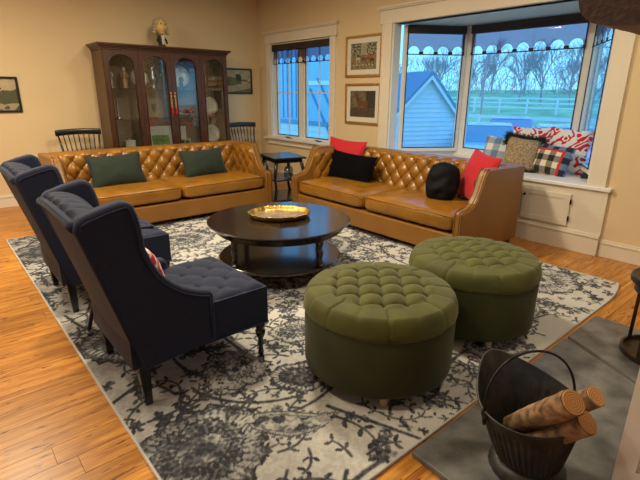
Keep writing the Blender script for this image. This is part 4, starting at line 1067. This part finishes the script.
cup(cabx(3.42, F1 + .011, 6.62), 'cream cup on a red saucer, middle shelf, right cabinet door', CREAM)
plate(cabx(3.52, F1 + .15, 6.80), 'cream plate standing on the middle shelf, right cabinet door', .13, CREAM)
figurine(cabx(3.38, F2), 'dark robed figurine on the top shelf, right cabinet door', .26, mat('plum_glaze', (.10, .05, .05), .35))
plate(cabx(3.53, F2 + .14, 6.80), 'brown plate standing on the top shelf, right cabinet door', .12, mat('brown_plate', (.16, .09, .05), .35))
candlestick(cabx(3.34, F0), 'silver candlestick on the cabinet floor, right door', .28)
plate(cabx(3.52, F0 + .16, 6.80), 'cream plate standing on the cabinet floor, right door', .14, CREAM)

# bust on top
bs = thing('caricature_figurine', 'small figurine with big pale head, white wig and black coat on cabinet', 'figurine', (2.765, 6.62, 2.0125), .12)
SKIN = mat('aged_ivory_face', (.62, .42, .16), .4); HAIR = mat('aged_white_hair', (.42, .36, .24), .6, bump=.6, bscale=40); COAT = mat('black_coat', (.012, .012, .012), .5)
def hd(u, v):
    th = 2 * PI * u; p_ = -PI / 2 + PI * v; x, y, z = .078 * math.cos(th) * math.cos(p_), .085 * math.sin(th) * math.cos(p_), .108 * math.sin(p_)
    if z < 0: x *= 1 - .22 * (z / .108) ** 2; 
    fy = -y / .085
    if fy > 0:
        y -= .030 * math.exp(-((x / .013) ** 2) - ((z + .012) / .022) ** 2)                # nose
        y -= .010 * math.exp(-((x / .03) ** 2) - ((z + .082) / .016) ** 2)                 # chin
        y += .010 * (math.exp(-(((x - .028) / .014) ** 2) - ((z - .018) / .011) ** 2) + math.exp(-(((x + .028) / .014) ** 2) - ((z - .018) / .011) ** 2))
        y -= .006 * math.exp(-((x / .02) ** 2) - ((z + .050) / .006) ** 2)
        y += .005 * math.exp(-((x / .022) ** 2) - ((z + .058) / .004) ** 2)
        y -= .006 * (math.exp(-((abs(x) - .04) / .016) ** 2 - ((z + .02) / .02) ** 2))
    return (x, y, .255 + z)
MB().grid(hd, 72, 60, True).build('head', SKIN, bs, smooth=True)
m = MB()
for sx in (-1, 1): m.ball((sx * .028, -.071, .274), .010, .006, .006, 10, 8)
m.build('eye', CREAM, bs, smooth=True)
for sx in (-1, 1):
    MB().ball((sx * .028, -.0765, .274), .004, .003, .004, 8, 6).build('pupil', COAT, bs, smooth=True)
    MB().tube([(sx * .016, -.079, .287), (sx * .030, -.078, .292), (sx * .043, -.069, .287)], .003, 6).build('eyebrow', COAT, bs, smooth=True)
MB().tube([(-.022, -.080, .202), (0, -.086, .199), (.022, -.080, .202)], .003, 6).build('mouth', REDC, bs, smooth=True)
m = MB().ball((0, .022, .290), .084, .078, .088, 24, 16)
for sx in (-1, 1):
    for k in range(3): m.ball((sx * (.088 + .004 * k), .0, .250 - k * .034), .026, .034, .020, 14, 10)
    m.ball((sx * .070, .0, .305), .025, .06, .045, 14, 10)
m.ball((0, .085, .19), .03, .03, .05, 12, 8); m.build('wig', HAIR, bs, smooth=True)
m = MB()
for sx in (-1, 1): m.ball((sx * .080, -.006, .25), .010, .014, .022, 10, 8)
m.build('ear', SKIN, bs, smooth=True)
MB().lathe([(0, 0), (.034, 0), (.040, .02), (.036, .05), (.048, .10), (.052, .12), (.030, .142), (.016, .148)], 24, fn=lambda r, z, t_: r * (1 + .12 * math.cos(2 * t_))).build('coat', COAT, bs, smooth=True)
MB().prism([(-.012, .03), (.012, .03), (.024, .145), (-.024, .145)], -.052, -.030, 'y').ball((0, -.05, .135), .02, .012, .016, 12, 8).build('shirt_front', CREAM, bs, bevel=.004)
MB().tube([(-.05, 0, .115), (-.068, -.01, .08), (-.055, -.035, .05)], .013, 10).tube([(.05, 0, .115), (.068, -.01, .08), (.055, -.035, .05)], .013, 10).build('sleeve', COAT, bs, smooth=True)
MB().lathe([(.014, .14), (.018, .17)], 16).build('neck', SKIN, bs, smooth=True)

# ================================================================== WINDSOR CHAIRS
def windsor(label, loc, rz):
    t = thing('windsor_chair', label, 'chair', loc, rz, 'black spindle-back chairs by the back wall')   # faces -y
    MB().prism([(-.25, -.22), (.25, -.22), (.235, .16), (.16, .21), (-.16, .21), (-.235, .16)], .425, .46, 'z').build('seat', BLKT, t, bevel=.014)
    zt = .915
    def back(x, z): return (x, .17 + (z - .46) * .20 - .10 * (1 - (x / .27) ** 2) * 0 + .03 * (1 - (x / .27) ** 2), z)
    crest = MB()
    def cf(u, v):
        a = (u - .5) * 2; x = a * .272; z0 = zt + .012 * (1 - a * a)
        th = 2 * PI * v; p = back(x, z0); return (p[0], p[1] + .013 * math.cos(th), z0 + .038 * math.sin(th))
    crest.grid(cf, 20, 17).build('crest_rail', BLKT, t, smooth=True)
    for k in range(9):
        a = (k - 4) / 4; p0 = (a * .19, .17 + .02 * (1 - a * a), .455); p1 = back(a * .248, zt)
        r = .012 if abs(a) == 1 else .0075
        MB().tube([p0, tuple((p0[i] * .5 + p1[i] * .5) for i in range(3)), p1], [r * .9, r * 1.15, r * .8], 8).build('spindle', BLKT, t, smooth=True)
    for sx in (-1, 1):
        for sy in (-1, 1):
            MB().tube([(sx * .17, sy * .15, .43), (sx * .195, sy * .18, .25), (sx * .225, sy * .215, 0)], [.014, .019, .011], 10).build('leg', BLKT, t, smooth=True)
        MB().tube([(sx * .20, -.185, .20), (sx * .20, .185, .20)], [.009, .009], 8).build('stretcher', BLKT, t, smooth=True)
    MB().tube([(-.20, 0, .20), (.20, 0, .20)], .009, 8).build('stretcher', BLKT, t, smooth=True)
    return t
wc = windsor('black spindle-back chair left of the display cabinet', (1.555, 6.40, 0), 0)
wc2 = copy_tree(wc); relabel(wc2, 'black spindle-back chair right of the cabinet under the small landscape'); wc2.location = (3.985, 6.40, 0.0)

# ================================================================== END TABLE
et = thing('end_table', 'black two-shelf end table in the corner between the two sofas', 'table', (3.745, 5.20, 0), math.radians(-14))
MB().box(-.235, .235, -.30, .30, .575, .60).build('table_top', BLKT, et, bevel=.006)
MB().box(-.19, .19, -.25, .25, .525, .575).build('apron', BLKT, et)
MB().box(-.225, .225, -.285, .285, .285, .305).build('shelf', BLKT, et, bevel=.004)
MB().box(-.27, .27, -.33, .33, .02, .045).build('bottom_shelf', BLKT, et, bevel=.004)
for sx in (-1, 1):
    for sy in (-1, 1):
        MB().tube([(sx * .17, sy * .23, .57), (sx * .20, sy * .26, .44), (sx * .215, sy * .275, .30), (sx * .19, sy * .25, .16), (sx * .235, sy * .295, 0)], [.024, .024, .017, .018, .020], 10).build('leg', BLKT, et, smooth=True)
gj = thing('glass_jar', 'cut glass jar on the middle shelf of the black end table', 'jar', (3.72, 5.02, .3055), 0)
MB().lathe([(0, 0), (.055, 0), (.062, .02), (.062, .13), (.05, .15), (.046, .15), (.056, .13), (.056, .02), (0, .012)], 32, fn=lambda r, z, t_: r * (1 + .04 * math.cos(12 * t_))).build('body', JGLASS, gj, smooth=True)
MB().lathe([(.05, .15), (.055, .156), (.03, .175), (.012, .18), (.016, .195), (0, .20)], 24).build('lid', JGLASS, gj, smooth=True)

# ================================================================== PICTURES ON THE WALLS
picture('framed_picture', 'gold framed hunting scene with cream mount, upper of two by bay window', (XR - .002, 4.485, 1.88), -PI / 2, .655, .51, .032, GOLDF, .062, hunt, matc=MATW)
picture('framed_picture', 'gold framed brown horse print with cream mount, lower of two', (XR - .002, 4.475, 1.285), -PI / 2, .655, .525, .032, GOLDF, .062, horse, matc=MATW)
picture('framed_picture', 'dark framed country landscape right of the display cabinet', (4.07, YB - .002, 1.60), 0, .68, .40, .025, DKF, 0, land_rural)
picture('framed_picture', 'black framed landscape with a tree at the left edge of the back wall', (.69, YB - .002, 1.38), 0, .66, .42, .026, BKF, 0, land_tree)

# ================================================================== BENCH PILLOWS
def damask(co):
    x, z = co.x * 9.5, co.z * 9.5; a = math.sin(x * 3.1 + 1.6 * math.sin(z * 2.7 + 1)) * math.cos(z * 3.3 + 1.4 * math.sin(x * 2.2))
    b = noise.noise(Vector((x * 1.5, z * 1.5, 2.)))
    return (.52, .010, .025) if (abs(a) < .30 and b > -.12) or (a > .72) else (.70, .68, .68)
def check(co):
    u = co.x / .062; v = (co.z + .02) / .062; a = (int(math.floor(u)) % 2 == 0); b = (int(math.floor(v)) % 2 == 0)
    c = (.012, .012, .014) if a and b else ((.20, .17, .14) if a != b else (.68, .60, .46))
    if abs(co.z - .095) < .011 or abs(co.x - .125) < .012: c = (.50, .02, .03)
    if co.z > .11 or co.x > .14: c = (.012, .014, .03) if (a and b) else ((.12, .17, .26) if a != b else (.62, .66, .70))
    return c
def bluew(co):
    u = math.floor(co.x / .075) % 2; v = math.floor(co.z / .075) % 2
    return (.12, .20, .32) if u and v else ((.30, .36, .42) if u != v else (.66, .68, .68))
DAM = attr_mat('red_damask_fabric', .85); CHK = attr_mat('buffalo_check_fabric', .9, bump=.4, bscale=200); BLW = attr_mat('blue_check_fabric', .9, bump=.3, bscale=200)
o, _ = pillow('damask_pillow', 'white pillow with red damask scrolls, right of two against the bay window', (5.10, 2.00, .865), .46, .46, .14, -PI / 2 - .12, -.16, DAM, .04, n=90, paintfn=damask)
o, _ = pillow('damask_pillow', 'white and red damask pillow, left of two, behind the checked pillow', (5.20, 2.44, .855), .46, .46, .14, -PI / 2 + .05, -.16, DAM, -.03, n=90, paintfn=damask)
o, _ = pillow('checked_pillow', 'black and cream buffalo check pillow with red band on the window bench', (4.88, 2.05, .775), .40, .33, .17, -PI / 2 - .10, -.34, CHK, .06, n=90, paintfn=check)
o, _ = pillow('blue_checked_pillow', 'blue and white checked pillow leaning on the left of the bench pillows', (4.98, 2.68, .79), .40, .36, .15, -PI / 2 + .25, -.35, BLW, .1, n=70, paintfn=bluew)
TWEED = mat('tan_tweed', (.30, .22, .13), .9, var=.5, vscale=50, bump=.6, bscale=120); GRNT = mat('dark_green_tinsel', (.010, .035, .018), .7)
o, pts = pillow('tweed_pillow', 'tan tweed pillow with shaggy dark green edge on the window bench', (4.84, 2.36, .815), .36, .36, .17, -PI / 2 + .35, -.30, TWEED, .12)
fm = MB()
for p in pts:
    if p[0] > .05 or p[2] > .08:
        for j in range(34):
            d = Vector((R_.gauss(0, 1), R_.gauss(0, 1.3), R_.gauss(0, 1))).normalized() * R_.uniform(.025, .06); a = Vector(p) + Vector((R_.uniform(-.012, .012), R_.uniform(-.02, .02), R_.uniform(-.012, .012)))
            fm.bar(a, a + d, .003, .003)
fo = fm.build('fringe', GRNT, o, fix=False); fo['kind'] = 'stuff'
bw_ = thing('dark_box', 'small dark object at the right end of the window bench', 'box', (4.92, 1.72, .636), .2)
MB().box(-.05, .05, -.035, .035, 0, .05).build('body', BLKT, bw_, bevel=.008); MB().tube([(-.03, 0, .05), (-.02, 0, .085), (.02, 0, .085), (.03, 0, .05)], .005, 8).build('handle', IRON, bw_, smooth=True)

# ================================================================== HEARTH
he = thing('stone_hearth', 'grey slate hearth of large slabs in front of the fireplace', 'hearth', (0, 0, 0))
def slab(poly, z=.028):
    MB().prism(poly, 0.001, z, 'z').build('slab', SLATE, he, bevel=.006)
slab([(1.273, .905), (1.25, .312), (2.43, .312), (2.716, .893), (2.0, .900)])
slab([(2.745, .892), (2.455, .312), (3.18, .312), (3.17, .890)], .029)
MB().prism([(2.712, .880), (2.43, .314), (2.458, .314), (2.748, .880)], 0.001, .022, 'z').build('mortar_joint', mat('mortar', (.10, .085, .07), .9, bump=.5, bscale=60), he)
# mantel beam
mb_ = MB(); rr = random.Random(12); n_ = 40
def mant(u, v):
    x = 1.52 + u * 1.22; th = 2 * PI * v
    cy, cz = .463, 1.708
    yy = .165 * math.copysign(abs(math.cos(th)) ** .6, math.cos(th)); zz = .105 * math.copysign(abs(math.sin(th)) ** .55, math.sin(th))
    k = noise.noise(Vector((x * 3.2, yy * 5, zz * 5))) * .022 + noise.noise(Vector((x * 11, yy * 9, zz * 9))) * .010
    if yy < -.13: k = 0
    return (x + .02 * noise.noise(Vector((yy * 9, zz * 9, 1))) * (u < .05), cy + yy + k * (1 if yy > 0 else 0), cz + zz + k * (.6 if zz < 0 else .3))
mt = thing('mantel_beam', 'rough hewn dark wooden mantel beam above the hearth, top right', 'mantel', (0, 0, 0))
g = MB().grid(mant, 60, 49)
g.add([mant(0, j / 48) for j in range(48)], [tuple(range(48))]); g.add([mant(1, j / 48) for j in range(48)], [tuple(range(48))])
for fi, f_ in enumerate(g.f[:59 * 48]):
    if (g.v[f_[0]][2] + g.v[f_[2]][2]) / 2 < 1.632 and g.v[f_[0]][0] > 1.56: g.m[fi] = 1
g.build('beam', [MANT, MANTL], mt, smooth=True, autosmooth=50)

# ================================================================== COAL SCUTTLE
sc_ = thing('coal_scuttle', 'black ribbed metal coal bucket holding split logs on the hearth', 'bucket', (1.566, .590, .029), 0)
# direction of the spout (local frame: spout toward +U)
ua = math.radians(64.6)
U = Vector((math.cos(ua), math.sin(ua), 0)); V = Vector((-U.y, U.x, 0))
def rim(th):
    """rim point: a along spout, b across, z"""
    c, s_ = math.cos(th), math.sin(th)
    a = .215 * c + .05 * c ** 3 if c > 0 else .165 * c
    b = .200 * s_ * (1 - .30 * max(0, c) ** 2)
    z = .275 - .022 * abs(min(0, c)) + (.072 * c ** 1.5 if c > 0 else 0)
    return a, b, z
def scf(inner):
    def f(u, v):
        th = 2 * PI * u; ra, rb, rz_ = rim(th); rbse = .112 - (.004 if inner else 0)
        a0, b0, z0 = rbse * math.cos(th) - .03, rbse * math.sin(th), .045
        k = v; kk = k ** .85
        a = a0 + (ra - a0) * kk; b = b0 + (rb - b0) * kk; z = z0 + (rz_ - z0) * k
        rib = .0030 * math.cos(th * 44) * (1 if .06 < v < .80 else 0) - (.004 if inner else 0)
        L = math.hypot(a, b); a *= 1 + rib / L; b *= 1 + rib / L
        p = U * a + V * b; return (p.x, p.y, z)
    return f
body = MB().grid(scf(False), 264, 22, True).build('body', COALM, sc_, smooth=True)
MB().grid(scf(True), 264, 22, True).lathe([(0, .047), (.11, .047)], 32, c=(U.x * -.03, U.y * -.03, 0), caps=False).build('inner_wall', COALM, body, smooth=True)
rp = []
for k in range(96):
    a, b, z = rim(2 * PI * k / 96); p = U * a + V * b; rp.append((p.x, p.y, z))
MB().tube(rp, .0045, 8, closed=True).build('rolled_rim', COALM, sc_, smooth=True)
MB().lathe([(.118, 0), (.138, 0), (.142, .006), (.136, .030), (.122, .048), (.108, .052)], 60, c=(U.x * -.03, U.y * -.03, 0), fn=lambda r, z, t_: r * (1 + .012 * math.cos(36 * t_) * (z < .04))).build('base_ring', COALM, sc_, smooth=True)
# bail handle
hp = []
for k in range(25):
    t_ = PI * k / 24; b = .203 * math.cos(t_); h = .215 * math.sin(t_) ** .85
    p = U * (h * .30) + V * (b - h * .10); hp.append((p.x, p.y, .270 + h * .86))
bail = MB().tube(hp, .0052, 10).build('bail_handle', IRON, sc_, smooth=True)
for sg in (-1, 1):
    p = V * (.198 * sg); MB().lathe([(0, -.008), (.014, -.008), (.016, 0), (.014, .008), (0, .008)], 14).build('pivot', IRON, sc_, smooth=True).matrix_local = Matrix.Translation((p.x, p.y, .262)) @ Matrix.Rotation(ua - PI / 2, 4, 'Z') @ Matrix.Rotation(PI / 2, 4, 'Y')
    MB().ball((p.x, p.y, .240), .009, .009, .026, 10, 8).build('ear_lug', IRON, sc_, smooth=True)
def log(label, a, b, r, seed, taper=.9):
    a = Vector(a); b = Vector(b); t = thing('firewood_log', label, 'log', a, 0, 'logs in the coal bucket'); d = (b - a); L = d.length
    q = d.to_track_quat('Z', 'Y').to_matrix().to_4x4()
    def f(u, v):
        th = 2 * PI * u; z = v * L; rr_ = r * (taper + (1 - taper) * v) * (1 + .10 * noise.noise(Vector((math.cos(th) * 1.5, math.sin(th) * 1.5, z * 7 + seed))) + .05 * noise.noise(Vector((math.cos(th) * 5, math.sin(th) * 5, z * 25 + seed))))
        if v in (0,): rr_ *= .97
        return (rr_ * math.cos(th), rr_ * math.sin(th), z)
    bk_ = MB().grid(f, 40, 30, True).build('bark', BARK, t, smooth=True); bk_.matrix_local = q
    for v in (0, 1):
        pts_ = [f(i / 40, v) for i in range(40)]; e = MB().add([(p[0] * .97, p[1] * .97, p[2] + (.0015 if v else -.0015)) for p in pts_] + [(p[0] * .90, p[1] * .90, p[2] + (.004 if v else -.004)) for p in pts_] + [(0, 0, L * v + (.004 if v else -.004))],
            [(i, (i + 1) % 40, 40 + (i + 1) % 40, 40 + i) for i in range(40)] + [(40 + i, 40 + (i + 1) % 40, 80) for i in range(40)]).build('cut_end', RINGM, t, smooth=False); e.matrix_local = q
    return t
def ring_mat():
    m = mat('log_rings', (.55, .26, .08), .75); t = m.node_tree; b = t.nodes['Principled BSDF']
    tcn = t.nodes.new('ShaderNodeTexCoord'); mp = t.nodes.new('ShaderNodeMapping'); mp.inputs['Scale'].default_value = (1, 1, .001); w_ = t.nodes.new('ShaderNodeTexWave'); w_.wave_type = 'RINGS'; w_.rings_direction = 'SPHERICAL'
    w_.inputs['Scale'].default_value = 38; w_.inputs['Distortion'].default_value = 3.; w_.inputs['Detail'].default_value = 3
    r = t.nodes.new('ShaderNodeValToRGB'); r.color_ramp.elements[0].color = (.42, .17, .045, 1); r.color_ramp.elements[1].color = (.66, .36, .12, 1)
    t.links.new(tcn.outputs['Object'], mp.inputs[0]); t.links.new(mp.outputs[0], w_.inputs['Vector']); t.links.new(w_.outputs['Fac'], r.inputs[0]); t.links.new(r.outputs[0], b.inputs['Base Color']); return m
RINGM = ring_mat()
log('thick birch log on top of the bucket, cut face toward the right', (1.575, .650, .155), (1.487, .429, .438), .045, 1)
log('log lying behind the top one in the bucket, pale end showing', (1.665, .590, .170), (1.635, .405, .405), .038, 9)
log('lower log in the bucket, ragged orange end at the right', (1.545, .560, .150), (1.530, .388, .362), .041, 5)

# ================================================================== METAL DRUM TABLE
dt = thing('drum_table', 'round bronzed metal accent table with open frame at right edge', 'table', (2.90, .455, .030), 0)
dt.scale = (1.14, 1.14, 1)
MB().lathe([(0, .425), (.185, .425), (.194, .43), (.194, .455), (.187, .460), (.155, .450), (0, .450)], 48).build('table_top', BRONZE, dt, smooth=True, autosmooth=40)
MB().lathe([(.150, .375), (.172, .375), (.172, .425), (.150, .425)], 48, caps=False).build('upper_band', BRONZE, dt, smooth=True, autosmooth=40)
MB().lathe([(0, 0), (.165, 0), (.176, .004), (.176, .030), (.165, .030), (.160, .012), (0, .012)], 48).build('base_pan', BRONZE, dt, smooth=True, autosmooth=40)
for k in range(4):
    a = math.radians(160 + k * 90); c, s_ = .168 * math.cos(a), .168 * math.sin(a)
    MB().bar((c, s_, .01), (c, s_, .43), .022, .007, (math.cos(a), math.sin(a), 0)).build('upright', BRONZE, dt, bevel=.001)
    a2 = a + PI / 2; q_ = (.165 * math.cos(a2), .165 * math.sin(a2))
MB().lathe([(0, .012), (.07, .012), (.075, .05), (.065, .2), (.03, .22), (0, .22)], 24).build('lantern_insert', BLKT, dt, smooth=True, autosmooth=40)
